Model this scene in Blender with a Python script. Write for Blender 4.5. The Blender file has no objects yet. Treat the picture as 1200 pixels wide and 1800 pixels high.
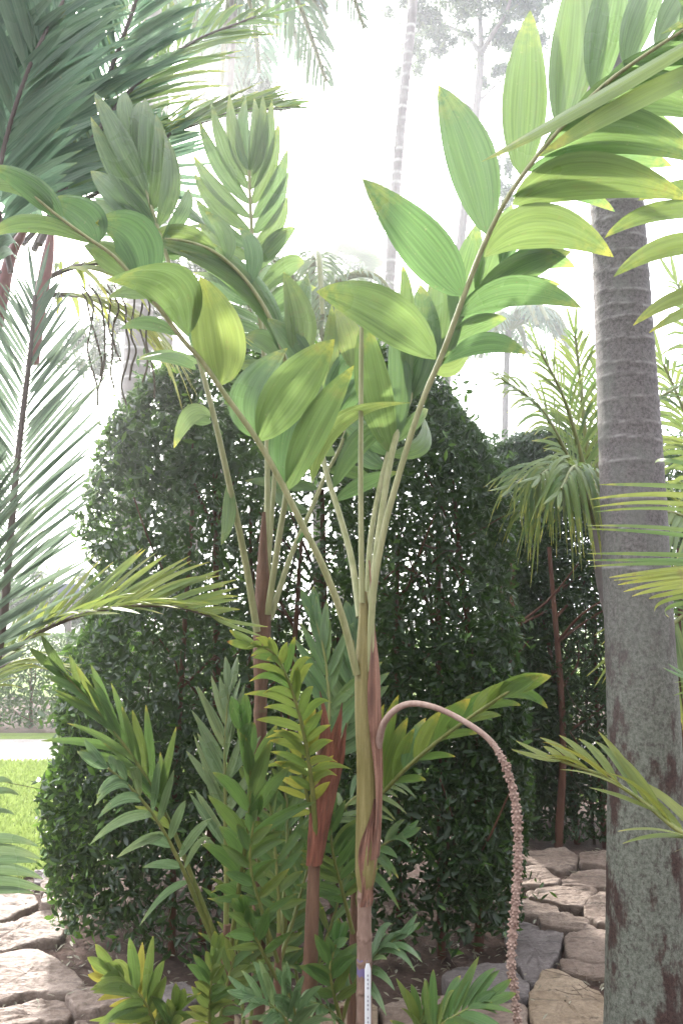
import bpy, math, random
import numpy as np
from mathutils import Vector, noise
R = math.radians
random.seed(7)
rng = np.random.default_rng(7)
sc = bpy.context.scene
COL = sc.collection

# ---------------------------------------------------------------- camera
CAM_H, PITCH, F = 1.5, 7.0, 1400.0
cam_d = bpy.data.cameras.new('camera')
cam = bpy.data.objects.new('camera', cam_d)
COL.objects.link(cam)
cam.location = (0, 0, CAM_H)
cam.rotation_euler = (R(90 + PITCH), 0, 0)
cam_d.sensor_fit = 'VERTICAL'
cam_d.sensor_height = 36.0
cam_d.lens = 28.0
cam_d.clip_start = 0.05
cam_d.clip_end = 2000
sc.camera = cam

# ---------------------------------------------------------------- world, sun, exposure
SUN_EL, SUN_AZ = 33.0, -22.0          # azimuth from +Y, negative = left
world = bpy.data.worlds.new('World')
sc.world = world
world.use_nodes = True
wn = world.node_tree
wn.nodes.clear()
sky = wn.nodes.new('ShaderNodeTexSky')
sky.sky_type = 'NISHITA'
sky.sun_disc = False
sky.sun_elevation = R(SUN_EL)
sky.sun_rotation = R(SUN_AZ)
sky.air_density = 1.0
sky.dust_density = 4.0
mixw = wn.nodes.new('ShaderNodeMix'); mixw.data_type = 'RGBA'
mixw.inputs[0].default_value = 0.75
mixw.inputs[7].default_value = (12.0, 12.2, 12.6, 1)      # the white cloud cover
bg = wn.nodes.new('ShaderNodeBackground'); bg.inputs[1].default_value = 0.15
wo = wn.nodes.new('ShaderNodeOutputWorld')
wn.links.new(sky.outputs[0], mixw.inputs[6])
# a hazy sky is brightest round the sun and duller on the far side
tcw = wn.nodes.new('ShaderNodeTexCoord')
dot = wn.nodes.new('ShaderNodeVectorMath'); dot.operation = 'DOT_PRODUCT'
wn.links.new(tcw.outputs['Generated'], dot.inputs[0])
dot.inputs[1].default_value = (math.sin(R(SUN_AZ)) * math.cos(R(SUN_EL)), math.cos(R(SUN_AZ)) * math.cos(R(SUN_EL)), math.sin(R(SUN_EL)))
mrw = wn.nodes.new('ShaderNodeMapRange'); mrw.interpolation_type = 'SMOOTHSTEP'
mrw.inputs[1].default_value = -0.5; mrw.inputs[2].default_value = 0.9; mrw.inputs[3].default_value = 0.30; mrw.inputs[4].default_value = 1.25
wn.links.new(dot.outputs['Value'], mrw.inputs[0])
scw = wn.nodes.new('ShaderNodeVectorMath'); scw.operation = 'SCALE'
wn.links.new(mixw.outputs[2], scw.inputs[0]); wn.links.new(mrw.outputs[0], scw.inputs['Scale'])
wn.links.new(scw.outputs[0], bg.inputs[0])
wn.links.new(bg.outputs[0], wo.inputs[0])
sd = bpy.data.lights.new('sun', 'SUN')
sd.energy = 3.4
sd.angle = R(3.0)
sd.color = (1.0, 0.95, 0.87)
sun = bpy.data.objects.new('sun', sd)
COL.objects.link(sun)
sv = Vector((math.sin(R(SUN_AZ)) * math.cos(R(SUN_EL)), math.cos(R(SUN_AZ)) * math.cos(R(SUN_EL)), math.sin(R(SUN_EL))))
sun.rotation_euler = sv.to_track_quat('Z', 'Y').to_euler()
sc.view_settings.view_transform = 'Standard'
sc.view_settings.look = 'None'
sc.view_settings.gamma = 1
sc.view_settings.exposure = 1.8
sc.cycles.max_bounces = 10
sc.cycles.diffuse_bounces = 5
sc.cycles.transmission_bounces = 6
sc.cycles.volume_bounces = 1
sc.cycles.use_denoising = True

# ---------------------------------------------------------------- pixel helpers (photo pixels, 1200 x 1800)
cp, sp = math.cos(R(PITCH)), math.sin(R(PITCH))
def ray(px, py):
    x = (px - 600) / F; u = (900 - py) / F
    return np.array([x, cp - u * sp, sp + u * cp])
def W(px, py, d):
    r = ray(px, py)
    return np.array([0, 0, CAM_H]) + r * (d / r[1])
def G(px, py, z=0.0):
    r = ray(px, py)
    return np.array([0, 0, CAM_H]) + r * ((z - CAM_H) / r[2])
CAMP = np.array([0, 0, CAM_H])
def nrm(v):
    v = np.asarray(v, float); l = np.linalg.norm(v, axis=-1, keepdims=True)
    return v / np.maximum(l, 1e-9)

# ---------------------------------------------------------------- materials
class NT:
    def __init__(s, name):
        s.m = bpy.data.materials.new(name); s.m.use_nodes = True
        s.t = s.m.node_tree; s.t.nodes.clear()
        s.out = s.n('ShaderNodeOutputMaterial')
    def n(s, typ, **kw):
        nd = s.t.nodes.new(typ)
        for k, v in kw.items(): setattr(nd, k, v)
        return nd
    def l(s, a, b): s.t.links.new(a, b)
    def mapping(s, src, scale):
        mp = s.n('ShaderNodeMapping'); mp.inputs['Scale'].default_value = scale
        s.l(src, mp.inputs[0]); return mp.outputs[0]
    def noise(s, vec, scale, detail=4, rough=0.55):
        nz = s.n('ShaderNodeTexNoise'); nz.inputs['Scale'].default_value = scale
        nz.inputs['Detail'].default_value = detail; nz.inputs['Roughness'].default_value = rough
        if vec is not None: s.l(vec, nz.inputs['Vector'])
        return nz.outputs['Fac']
    def ramp(s, fac, stops):
        r = s.n('ShaderNodeValToRGB'); e = r.color_ramp.elements
        while len(e) < len(stops): e.new(0.5)
        for i, (p, c) in enumerate(stops):
            e[i].position = p
            e[i].color = (c[0], c[1], c[2], 1) if not isinstance(c, (int, float)) else (c, c, c, 1)
        s.l(fac, r.inputs[0]); return r.outputs[0]
    def mix(s, fac, a, b):
        m = s.n('ShaderNodeMix', data_type='RGBA')
        for v, i in ((fac, 0), (a, 6), (b, 7)):
            if isinstance(v, (int, float)): m.inputs[i].default_value = v
            elif isinstance(v, tuple): m.inputs[i].default_value = (*v, 1)
            else: s.l(v, m.inputs[i])
        return m.outputs[2]
    def math(s, op, a, b=0.0):
        m = s.n('ShaderNodeMath', operation=op)
        for v, i in ((a, 0), (b, 1)):
            if isinstance(v, (int, float)): m.inputs[i].default_value = v
            else: s.l(v, m.inputs[i])
        return m.outputs[0]
    def bump(s, h, strength, dist):
        b = s.n('ShaderNodeBump'); b.inputs['Strength'].default_value = strength
        b.inputs['Distance'].default_value = dist; s.l(h, b.inputs['Height']); return b.outputs[0]
    def principled(s, col, rough=0.5, normal=None, spec=0.5, coat=0.0):
        p = s.n('ShaderNodeBsdfPrincipled')
        if isinstance(col, tuple): p.inputs['Base Color'].default_value = (*col, 1)
        else: s.l(col, p.inputs['Base Color'])
        if isinstance(rough, (int, float)): p.inputs['Roughness'].default_value = rough
        else: s.l(rough, p.inputs['Roughness'])
        p.inputs['Specular IOR Level'].default_value = spec
        p.inputs['Coat Weight'].default_value = coat
        if normal is not None: s.l(normal, p.inputs['Normal'])
        return p.outputs[0]

def leaf_mat(name, dark, light, yellow, trans=0.4, rough=0.38, stripes=22, brown=(0.16, 0.08, 0.03), tipy=0.6, coat=0.0, spec=0.5):
    """palm blade: parallel veins along the blade, yellow and brown patches towards the tip"""
    k = NT(name)
    uv = k.n('ShaderNodeUVMap').outputs[0]
    tc = k.n('ShaderNodeTexCoord')
    at = k.n('ShaderNodeAttribute', attribute_name='tint').outputs['Fac']
    st = k.noise(k.mapping(uv, (stripes, 1.3, 1)), 1.0, 3, 0.6)
    big = k.noise(tc.outputs['Object'], 5.0, 3)
    pat = k.noise(tc.outputs['Object'], 26.0, 4, 0.65)
    sep = k.n('ShaderNodeSeparateXYZ'); k.l(uv, sep.inputs[0])
    st2 = k.noise(k.mapping(uv, (stripes * 3.2, 0.7, 1)), 1.0, 2, 0.5)
    c = k.mix(k.ramp(st, [(0.34, 0), (0.64, 1)]), dark, light)
    c = k.mix(k.ramp(st2, [(0.56, 0), (0.70, 0.38)]), c, tuple(x * 0.45 for x in dark))
    blot = k.noise(tc.outputs['Object'], 60.0, 5, 0.7)
    c = k.mix(k.ramp(blot, [(0.64, 0), (0.72, 0.6)]), c, (0.26, 0.24, 0.12))
    spot = k.noise(tc.outputs['Object'], 190.0, 2, 0.5)
    c = k.mix(k.ramp(spot, [(0.70, 0), (0.74, 0.85)]), c, (0.10, 0.06, 0.03))
    c = k.mix(k.math('MULTIPLY', big, 0.35), c, tuple(x * 0.6 for x in dark))
    tip = k.math('ADD', k.math('MULTIPLY', k.ramp(sep.outputs[1], [(0.72, 0), (1.0, 1)]), tipy), k.math('MULTIPLY', k.ramp(sep.outputs[1], [(0.90, 0), (0.98, 1.0)]), k.ramp(big, [(0.45, 0), (0.6, 0.9)])))
    yf = k.math('ADD', k.math('MULTIPLY', tip, k.ramp(pat, [(0.4, 0), (0.6, 1)])), k.math('MULTIPLY', at, k.ramp(st, [(0.2, 0.45), (0.75, 1)])))
    yf = k.math('MINIMUM', yf, 1.0)
    c = k.mix(yf, c, yellow)
    bf = k.math('MULTIPLY', k.ramp(pat, [(0.60, 0), (0.68, 1)]), k.math('MULTIPLY', k.math('ADD', at, k.math('MULTIPLY', tip, 0.8)), 0.9))
    c = k.mix(k.math('MINIMUM', bf, 1.0), c, brown)
    nb = k.bump(k.math('ADD', st, k.math('MULTIPLY', st2, 0.6)), 0.6, 0.005)
    geo = k.n('ShaderNodeNewGeometry')
    lc = k.mix(geo.outputs['Backfacing'], c, k.mix(0.12, c, (0.24, 0.34, 0.16)))
    p = k.principled(lc, k.ramp(big, [(0.2, rough - 0.06), (0.8, rough + 0.14)]), nb, spec, coat)
    tr = k.n('ShaderNodeBsdfTranslucent')
    g = k.n('ShaderNodeGamma'); g.inputs[1].default_value = 0.72
    k.l(k.mix(0.05, c, yellow), g.inputs[0]); k.l(g.outputs[0], tr.inputs[0])
    ms = k.n('ShaderNodeMixShader'); ms.inputs[0].default_value = trans
    k.l(p, ms.inputs[1]); k.l(tr.outputs[0], ms.inputs[2]); k.l(ms.outputs[0], k.out.inputs[0])
    return k.m

def bark_mat(name, a, b, c3=None, scale=8, rough=0.8, bump=0.5, stretch=(1, 1, 0.25), fine=60):
    k = NT(name)
    tc = k.n('ShaderNodeTexCoord').outputs['Object']
    n1 = k.noise(k.mapping(tc, stretch), scale, 6, 0.65)
    n2 = k.noise(tc, fine, 4, 0.7)
    col = k.mix(k.ramp(n1, [(0.35, 0), (0.65, 1)]), a, b)
    col = k.mix(k.math('MULTIPLY', n2, 0.35), col, tuple(x * 0.45 for x in a))
    at = k.n('ShaderNodeAttribute', attribute_name='tint').outputs['Fac']
    if c3: col = k.mix(at, col, c3)
    nb = k.bump(k.math('ADD', n1, k.math('MULTIPLY', n2, 0.4)), bump, 0.01)
    k.l(k.principled(col, rough, nb, 0.3), k.out.inputs[0])
    return k.m

M = {}
M['broad'] = leaf_mat('broad_palm_leaf', (0.022, 0.085, 0.020), (0.070, 0.180, 0.045), (0.42, 0.42, 0.04), 0.56, 0.28, 20, tipy=0.4, spec=0.7)
M['upright'] = leaf_mat('upright_palm_leaf', (0.024, 0.085, 0.022), (0.100, 0.205, 0.060), (0.38, 0.40, 0.05), 0.46, 0.26, 12, tipy=0.3, spec=0.7)
M['blue'] = leaf_mat('blue_green_leaf', (0.036, 0.100, 0.058), (0.105, 0.205, 0.120), (0.25, 0.30, 0.08), 0.48, 0.28, 6, tipy=0.15)
M['feather'] = leaf_mat('feather_leaf', (0.038, 0.10, 0.016), (0.09, 0.19, 0.035), (0.45, 0.42, 0.04), 0.42, 0.33, 5, tipy=0.6)
M['sucker'] = leaf_mat('young_leaf', (0.020, 0.080, 0.012), (0.065, 0.17, 0.024), (0.46, 0.36, 0.03), 0.36, 0.27, 10, tipy=0.18, spec=0.7)
M['mottled'] = leaf_mat('spotted_leaf', (0.03, 0.11, 0.012), (0.10, 0.23, 0.025), (0.50, 0.40, 0.03), 0.42, 0.28, 12, (0.20, 0.06, 0.02), 0.75)
M['silver'] = leaf_mat('pale_edge_leaf', (0.022, 0.08, 0.016), (0.11, 0.20, 0.08), (0.36, 0.38, 0.10), 0.30, 0.25, 8, tipy=0.25, spec=0.8)
M['glare'] = leaf_mat('glare_washed_leaf', (0.045, 0.085, 0.055), (0.11, 0.16, 0.11), (0.25, 0.30, 0.1), 0.5, 0.3, 5, tipy=0.1, spec=0.8)  # feather leaf with the washing-out glare put into a paler colour
M['far'] = leaf_mat('distant_leaf', (0.03, 0.07, 0.03), (0.07, 0.13, 0.05), (0.2, 0.22, 0.06), 0.35, 0.5, 4, tipy=0.2)
M['fars'] = leaf_mat('distant_small_leaf', (0.05, 0.09, 0.035), (0.10, 0.16, 0.06), (0.25, 0.28, 0.08), 0.4, 0.5, 4, tipy=0.2)

def hedge_mat(name, dark, light, young):
    k = NT(name)
    at = k.n('ShaderNodeAttribute', attribute_name='tint').outputs['Fac']
    c = k.ramp(at, [(0.0, dark), (0.75, light), (1.0, young)])  # young also colours the backlit left rim painted on the main hedge
    uv = k.n('ShaderNodeUVMap').outputs[0]
    nz = k.noise(k.mapping(uv, (4, 4, 1)), 1.0, 2)
    c = k.mix(k.math('MULTIPLY', nz, 0.3), c, tuple(x * 0.5 for x in dark))
    p = k.principled(c, 0.34, None, 0.5)
    tr = k.n('ShaderNodeBsdfTranslucent')
    g = k.n('ShaderNodeGamma'); g.inputs[1].default_value = 0.75
    k.l(k.mix(0.25, c, young), g.inputs[0]); k.l(g.outputs[0], tr.inputs[0])
    ms = k.n('ShaderNodeMixShader'); ms.inputs[0].default_value = 0.33
    k.l(p, ms.inputs[1]); k.l(tr.outputs[0], ms.inputs[2]); k.l(ms.outputs[0], k.out.inputs[0])
    return k.m
M['hedge'] = hedge_mat('hedge_leaf', (0.008, 0.025, 0.007), (0.024, 0.062, 0.013), (0.11, 0.24, 0.02))
M['crownleaf'] = hedge_mat('tree_leaf', (0.03, 0.06, 0.025), (0.06, 0.11, 0.04), (0.14, 0.2, 0.06))
M['hedgewood'] = bark_mat('hedge_wood', (0.085, 0.035, 0.022), (0.14, 0.065, 0.04), None, 14)
M['twig'] = bark_mat('twig', (0.06, 0.045, 0.03), (0.10, 0.075, 0.05), None, 14)
M['stalk'] = bark_mat('green_stalk', (0.22, 0.235, 0.10), (0.35, 0.34, 0.18), None, 60, 0.42, 0.15, (1, 1, 0.1))
M['stalkg'] = bark_mat('leaf_stalk', (0.11, 0.14, 0.035), (0.20, 0.20, 0.06), None, 60, 0.42, 0.15, (1, 1, 0.1))
M['stalkd'] = bark_mat('dark_stalk', (0.075, 0.055, 0.05), (0.13, 0.10, 0.085), None, 8, 0.5, 0.2, (1, 1, 0.2))
M['red'] = bark_mat('red_shaft', (0.20, 0.085, 0.085), (0.28, 0.14, 0.13), None, 5, 0.4, 0.15)
M['shaft'] = bark_mat('olive_crownshaft', (0.17, 0.145, 0.045), (0.28, 0.235, 0.10), None, 70, 0.5, 0.5, (1, 1, 0.05), 150)
M['sheath'] = bark_mat('dry_sheath', (0.19, 0.085, 0.058), (0.40, 0.22, 0.155), (0.07, 0.035, 0.025), 90, 0.65, 0.9, (1, 1, 0.045), 160)
M['redsheath'] = bark_mat('orange_red_sheath', (0.17, 0.055, 0.036), (0.34, 0.135, 0.085), (0.11, 0.05, 0.03), 90, 0.6, 0.9, (1, 1, 0.045), 160)
M['stem'] = bark_mat('palm_stem', (0.20, 0.125, 0.095), (0.32, 0.215, 0.17), (0.09, 0.045, 0.03), 45, 0.7, 0.5, (1, 1, 0.35), 200)
M['brownstem'] = bark_mat('brown_stem', (0.10, 0.05, 0.03), (0.19, 0.105, 0.065), (0.12, 0.11, 0.05), 50, 0.7, 0.6, (1, 1, 0.10), 160)
M['spike'] = bark_mat('flower_spike', (0.27, 0.175, 0.14), (0.41, 0.30, 0.25), (0.13, 0.07, 0.05), 60, 0.6, 0.3)
M['pale'] = bark_mat('pale_trunk', (0.19, 0.17, 0.165), (0.32, 0.295, 0.29), (0.5, 0.48, 0.47), 6, 0.8, 0.4, (1, 1, 0.5))
M['greytrunk'] = bark_mat('grey_trunk', (0.14, 0.12, 0.11), (0.26, 0.23, 0.22), (0.3, 0.28, 0.27), 6, 0.8, 0.5)
M['dry'] = bark_mat('dry_string', (0.06, 0.05, 0.03), (0.10, 0.085, 0.05), None, 14)

def lichen_trunk():
    k = NT('lichened_palm_trunk')
    tc = k.n('ShaderNodeTexCoord').outputs['Object']
    at = k.n('ShaderNodeAttribute', attribute_name='tint').outputs['Fac']
    sep = k.n('ShaderNodeSeparateXYZ'); k.l(tc, sep.inputs[0])
    h = k.ramp(k.math('DIVIDE', sep.outputs[2], 3.0), [(0.33, 0), (0.62, 1)])     # lichen at the foot, bare bark above
    n1 = k.noise(k.mapping(tc, (1, 1, 0.5)), 7, 8, 0.72)
    n2 = k.noise(tc, 85, 5, 0.75)
    n3 = k.noise(k.mapping(tc, (1, 1, 0.28)), 3.1, 4, 0.6)
    n4 = k.noise(k.mapping(tc, (1.6, 1.6, 1)), 34, 6, 0.75)
    lich = k.mix(k.ramp(n2, [(0.35, 0), (0.6, 1)]), (0.085, 0.09, 0.07), (0.19, 0.20, 0.165))
    bare = k.mix(k.ramp(n2, [(0.35, 0), (0.62, 1)]), (0.075, 0.065, 0.066), (0.19, 0.172, 0.172))
    dark = k.mix(k.ramp(n2, [(0.3, 0), (0.6, 1)]), (0.025, 0.014, 0.012), (0.075, 0.045, 0.038))
    lowc = k.mix(k.ramp(k.math('ADD', k.math('MULTIPLY', n1, 0.55), k.math('MULTIPLY', n3, 0.45)), [(0.49, 0), (0.53, 1)]), lich, dark)
    lowc = k.mix(k.math('MULTIPLY', k.ramp(n4, [(0.52, 0), (0.62, 1)]), 0.75), lowc, (0.055, 0.042, 0.036))
    hic = k.mix(k.math('MULTIPLY', k.ramp(n1, [(0.46, 0), (0.58, 1)]), 0.55), bare, (0.16, 0.165, 0.15))
    c = k.mix(h, lowc, hic)
    c = k.mix(k.math('MULTIPLY', at, k.ramp(n4, [(0.30, 0.15), (0.48, 0.8)])), c, (0.33, 0.315, 0.31))
    fb = k.noise(k.mapping(tc, (6, 6, 0.4)), 26, 4, 0.7)
    nb = k.bump(k.math('ADD', k.math('ADD', n2, n1), k.math('MULTIPLY', fb, 0.5)), 0.45, 0.008)
    k.l(k.principled(c, 0.85, nb, 0.25), k.out.inputs[0])
    return k.m
M['lichen'] = lichen_trunk()

def stone_mat(name, a, b, c3):
    k = NT(name)
    tc = k.n('ShaderNodeTexCoord').outputs['Object']
    n1 = k.noise(tc, 4.0, 7, 0.65); n2 = k.noise(tc, 40, 6, 0.7)
    n3 = k.noise(k.mapping(tc, (1.2, 5, 2)), 5, 6, 0.6)
    c = k.mix(k.ramp(n1, [(0.36, 0), (0.62, 1)]), a, b)
    c = k.mix(k.math('MULTIPLY', k.ramp(n2, [(0.42, 0), (0.66, 1)]), 0.55), c, c3)
    c = k.mix(k.ramp(n3, [(0.56, 0), (0.66, 0.7)]), c, tuple(x * 0.3 for x in a))
    n5 = k.noise(tc, 150, 4, 0.8)
    c = k.mix(k.ramp(n5, [(0.55, 0), (0.70, 0.6)]), c, tuple(x * 0.4 for x in a))
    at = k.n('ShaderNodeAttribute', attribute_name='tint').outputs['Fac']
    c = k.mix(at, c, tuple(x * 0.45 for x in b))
    hh = k.math('ADD', k.math('MULTIPLY', n3, 1.0), k.math('MULTIPLY', n2, 0.35))
    k.l(k.principled(c, k.ramp(n2, [(0.3, 0.5), (0.7, 0.85)]), k.bump(hh, 1.0, 0.025), 0.4), k.out.inputs[0])
    return k.m
M['stone'] = stone_mat('pink_flagstone', (0.165, 0.115, 0.088), (0.275, 0.21, 0.17), (0.08, 0.057, 0.046))
M['stoney'] = stone_mat('tan_flagstone', (0.21, 0.15, 0.095), (0.31, 0.235, 0.165), (0.14, 0.10, 0.07))
M['stoneg'] = stone_mat('grey_flagstone', (0.12, 0.10, 0.095), (0.19, 0.16, 0.155), (0.08, 0.066, 0.064))

def ground_mat(name, cols, scale=6, rough=0.95, bump=0.8, dist=0.03):
    k = NT(name)
    tc = k.n('ShaderNodeTexCoord').outputs['Object']
    n1 = k.noise(tc, scale, 8, 0.7); n2 = k.noise(tc, scale * 9, 5, 0.7)
    f = k.math('ADD', k.math('MULTIPLY', n1, 0.6), k.math('MULTIPLY', n2, 0.4))
    c = k.ramp(f, [(0.36, cols[0]), (0.5, cols[1]), (0.64, cols[2])])
    k.l(k.principled(c, rough, k.bump(f, bump, dist), 0.2), k.out.inputs[0])
    return k.m
M['soil'] = ground_mat('soil', [(0.03, 0.017, 0.013), (0.065, 0.04, 0.032), (0.12, 0.078, 0.064)], 5)
M['lawn'] = ground_mat('lawn', [(0.07, 0.10, 0.02), (0.11, 0.16, 0.03), (0.17, 0.22, 0.05)], 4)
M['path'] = ground_mat('path', [(0.20, 0.18, 0.17), (0.30, 0.27, 0.26), (0.38, 0.35, 0.33)], 3, 0.85, 0.5)
M['grass'] = leaf_mat('grass_blade', (0.14, 0.22, 0.035), (0.25, 0.34, 0.08), (0.28, 0.32, 0.06), 0.45, 0.45, 2, tipy=0.3)
def plain(name, col, rough=0.6):
    k = NT(name)
    tc = k.n('ShaderNodeTexCoord').outputs['Object']
    n = k.noise(tc, 30, 4)
    k.l(k.principled(k.mix(k.math('MULTIPLY', n, 0.4), col, tuple(x * 0.6 for x in col)), rough), k.out.inputs[0])
    return k.m
M['tag'] = plain('white_tag', (0.72, 0.73, 0.75), 0.4)
M['ink'] = plain('tag_ink', (0.38, 0.38, 0.42), 0.5)
M['violet'] = plain('violet_paint', (0.17, 0.13, 0.27), 0.5)
M['signblue'] = plain('sign_board_paint', (0.10, 0.12, 0.20), 0.5)
M['litter'] = leaf_mat('fallen_leaf', (0.10, 0.065, 0.04), (0.20, 0.14, 0.10), (0.34, 0.33, 0.27), 0.1, 0.55, 3)

# ---------------------------------------------------------------- mesh builder
class MB:
    def __init__(s): s.v = []; s.f = []; s.uv = []; s.t = []; s.n = 0
    def add(s, v, f, uv=None, t=0.0):
        v = np.asarray(v, float).reshape(-1, 3); f = np.asarray(f, int)
        s.v.append(v); s.f.append(f + s.n)
        s.uv.append(np.zeros((len(v), 2)) if uv is None else np.asarray(uv, float).reshape(-1, 2))
        s.t.append(np.full(len(v), t) if np.isscalar(t) else np.asarray(t, float).ravel())
        s.n += len(v)
    def build(s, name, mat, parent=None, smooth=True, origin=None):
        V = np.concatenate(s.v)
        if parent is not None: org = np.array(parent['_w'])
        elif origin is not None: org = np.array(origin, float)
        else: org = np.array([V[:, 0].mean(), V[:, 1].mean(), V[:, 2].min()])
        me = bpy.data.meshes.new(name)
        fs = s.f; nf = sum(len(f) for f in fs)
        lens = np.concatenate([np.full(len(f), f.shape[1], dtype=np.int32) for f in fs])
        li = np.concatenate([f.ravel() for f in fs]).astype(np.int32)
        me.vertices.add(len(V)); me.vertices.foreach_set('co', (V - org).astype(np.float32).ravel())
        me.loops.add(len(li)); me.loops.foreach_set('vertex_index', li)
        me.polygons.add(nf)
        me.polygons.foreach_set('loop_start', np.concatenate([[0], np.cumsum(lens)[:-1]]).astype(np.int32))
        me.polygons.foreach_set('loop_total', lens)
        me.update(calc_edges=True)
        UV = np.concatenate(s.uv)
        ul = me.uv_layers.new(name='UVMap'); ul.data.foreach_set('uv', UV[li].astype(np.float32).ravel())
        a = me.attributes.new('tint', 'FLOAT', 'POINT'); a.data.foreach_set('value', np.concatenate(s.t).astype(np.float32))
        me.polygons.foreach_set('use_smooth', np.full(nf, smooth, dtype=bool))
        me.materials.append(mat); me.update()
        o = bpy.data.objects.new(name, me); COL.objects.link(o)
        if parent is not None:
            o.parent = parent
            o['_w'] = tuple(org)
        else:
            o.location = org; o['_w'] = tuple(org)
        return o

def thing(name, label, cat, loc, group=None):
    o = bpy.data.objects.new(name, None); COL.objects.link(o)
    o.location = tuple(loc); o['_w'] = tuple(float(x) for x in loc)
    o.empty_display_size = 0.1
    o['label'] = label; o['category'] = cat
    if group: o['group'] = group
    return o
def tag(o, label, cat, group=None, kind=None):
    if label: o['label'] = label
    if cat: o['category'] = cat
    if group: o['group'] = group
    if kind: o['kind'] = kind
    return o

def grid_faces(nr, nc, wrap=False):
    f = []
    for i in range(nr - 1):
        for j in range(nc if wrap else nc - 1):
            a = i * nc + j; b = i * nc + (j + 1) % nc
            f.append((a, b, b + nc, a + nc))
    return np.array(f)
_gf = {}
def gfaces(nr, nc, wrap=False):
    k = (nr, nc, wrap)
    if k not in _gf: _gf[k] = grid_faces(nr, nc, wrap)
    return _gf[k]

def catmull(P, n):
    P = np.asarray(P, float)
    if len(P) == 2:
        t = np.linspace(0, 1, n)[:, None]; return P[0] * (1 - t) + P[1] * t
    Q = np.vstack([2 * P[0] - P[1], P, 2 * P[-1] - P[-2]])
    L = np.concatenate([[0], np.cumsum(np.linalg.norm(np.diff(P[:, :3], axis=0), axis=1))])
    s = np.linspace(0, L[-1], n); out = []
    for x in s:
        i = min(max(np.searchsorted(L, x, side='right') - 1, 0), len(P) - 2)
        t = (x - L[i]) / max(L[i + 1] - L[i], 1e-9)
        p0, p1, p2, p3 = Q[i], Q[i + 1], Q[i + 2], Q[i + 3]
        out.append(0.5 * ((2 * p1) + (-p0 + p2) * t + (2 * p0 - 5 * p1 + 4 * p2 - p3) * t * t + (-p0 + 3 * p1 - 3 * p2 + p3) * t ** 3))
    return np.array(out)

def tube(mb, P, r, ns=10, tint=None, cap=True, rough=0.0, ell=None):
    """tube along P (n,3) with radii r (n)"""
    P = np.asarray(P, float); n = len(P)
    r = np.full(n, r) if np.isscalar(r) else np.asarray(r, float)
    T = nrm(np.gradient(P, axis=0))
    ref = np.array([0.0, -1.0, 0.0]) if abs(T[0][1]) < 0.8 else np.array([0, 0, 1.0])
    A = nrm(ref - (T @ ref)[:, None] * T); B = np.cross(T, A)
    an = np.linspace(0, 2 * math.pi, ns, endpoint=False)
    rr = r[:, None] * np.ones(ns)[None]
    if rough: rr = rr * (1 + rng.normal(0, rough, rr.shape))
    V = P[:, None] + rr[..., None] * (np.cos(an)[None, :, None] * A[:, None] + np.sin(an)[None, :, None] * B[:, None])
    L = np.concatenate([[0], np.cumsum(np.linalg.norm(np.diff(P, axis=0), axis=1))])
    uv = np.stack(np.meshgrid(an / 6.283, L), -1)
    t = 0.0 if tint is None else (np.repeat(np.asarray(tint, float), ns) if not np.isscalar(tint) else tint)
    mb.add(V.reshape(-1, 3), gfaces(n, ns, True), uv.reshape(-1, 2), t)
    if cap:
        for e, idx in ((0, 0), (1, n - 1)):
            c = P[idx]; V2 = np.vstack([V[idx], c[None]])
            f = [(j, (j + 1) % ns, ns) if e else ((j + 1) % ns, j, ns) for j in range(ns)]
            mb.add(V2, np.array(f), None, 0.0 if tint is None else (float(tint) if np.isscalar(tint) else float(tint[idx])))

def tubepx(mb, pts, rpx, n=24, ns=10, **kw):
    """pts (px,py,d); rpx half-widths in pixels at their depths"""
    P = np.array([W(*p) for p in pts])
    rp = [rpx] * len(pts) if np.isscalar(rpx) else rpx
    rm = np.array([a * p[2] / F for a, p in zip(rp, pts)])
    Q = catmull(np.hstack([P, rm[:, None]]), n)
    tube(mb, Q[:, :3], np.maximum(Q[:, 3], 0.0004), ns, **kw)
    return Q

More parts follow.
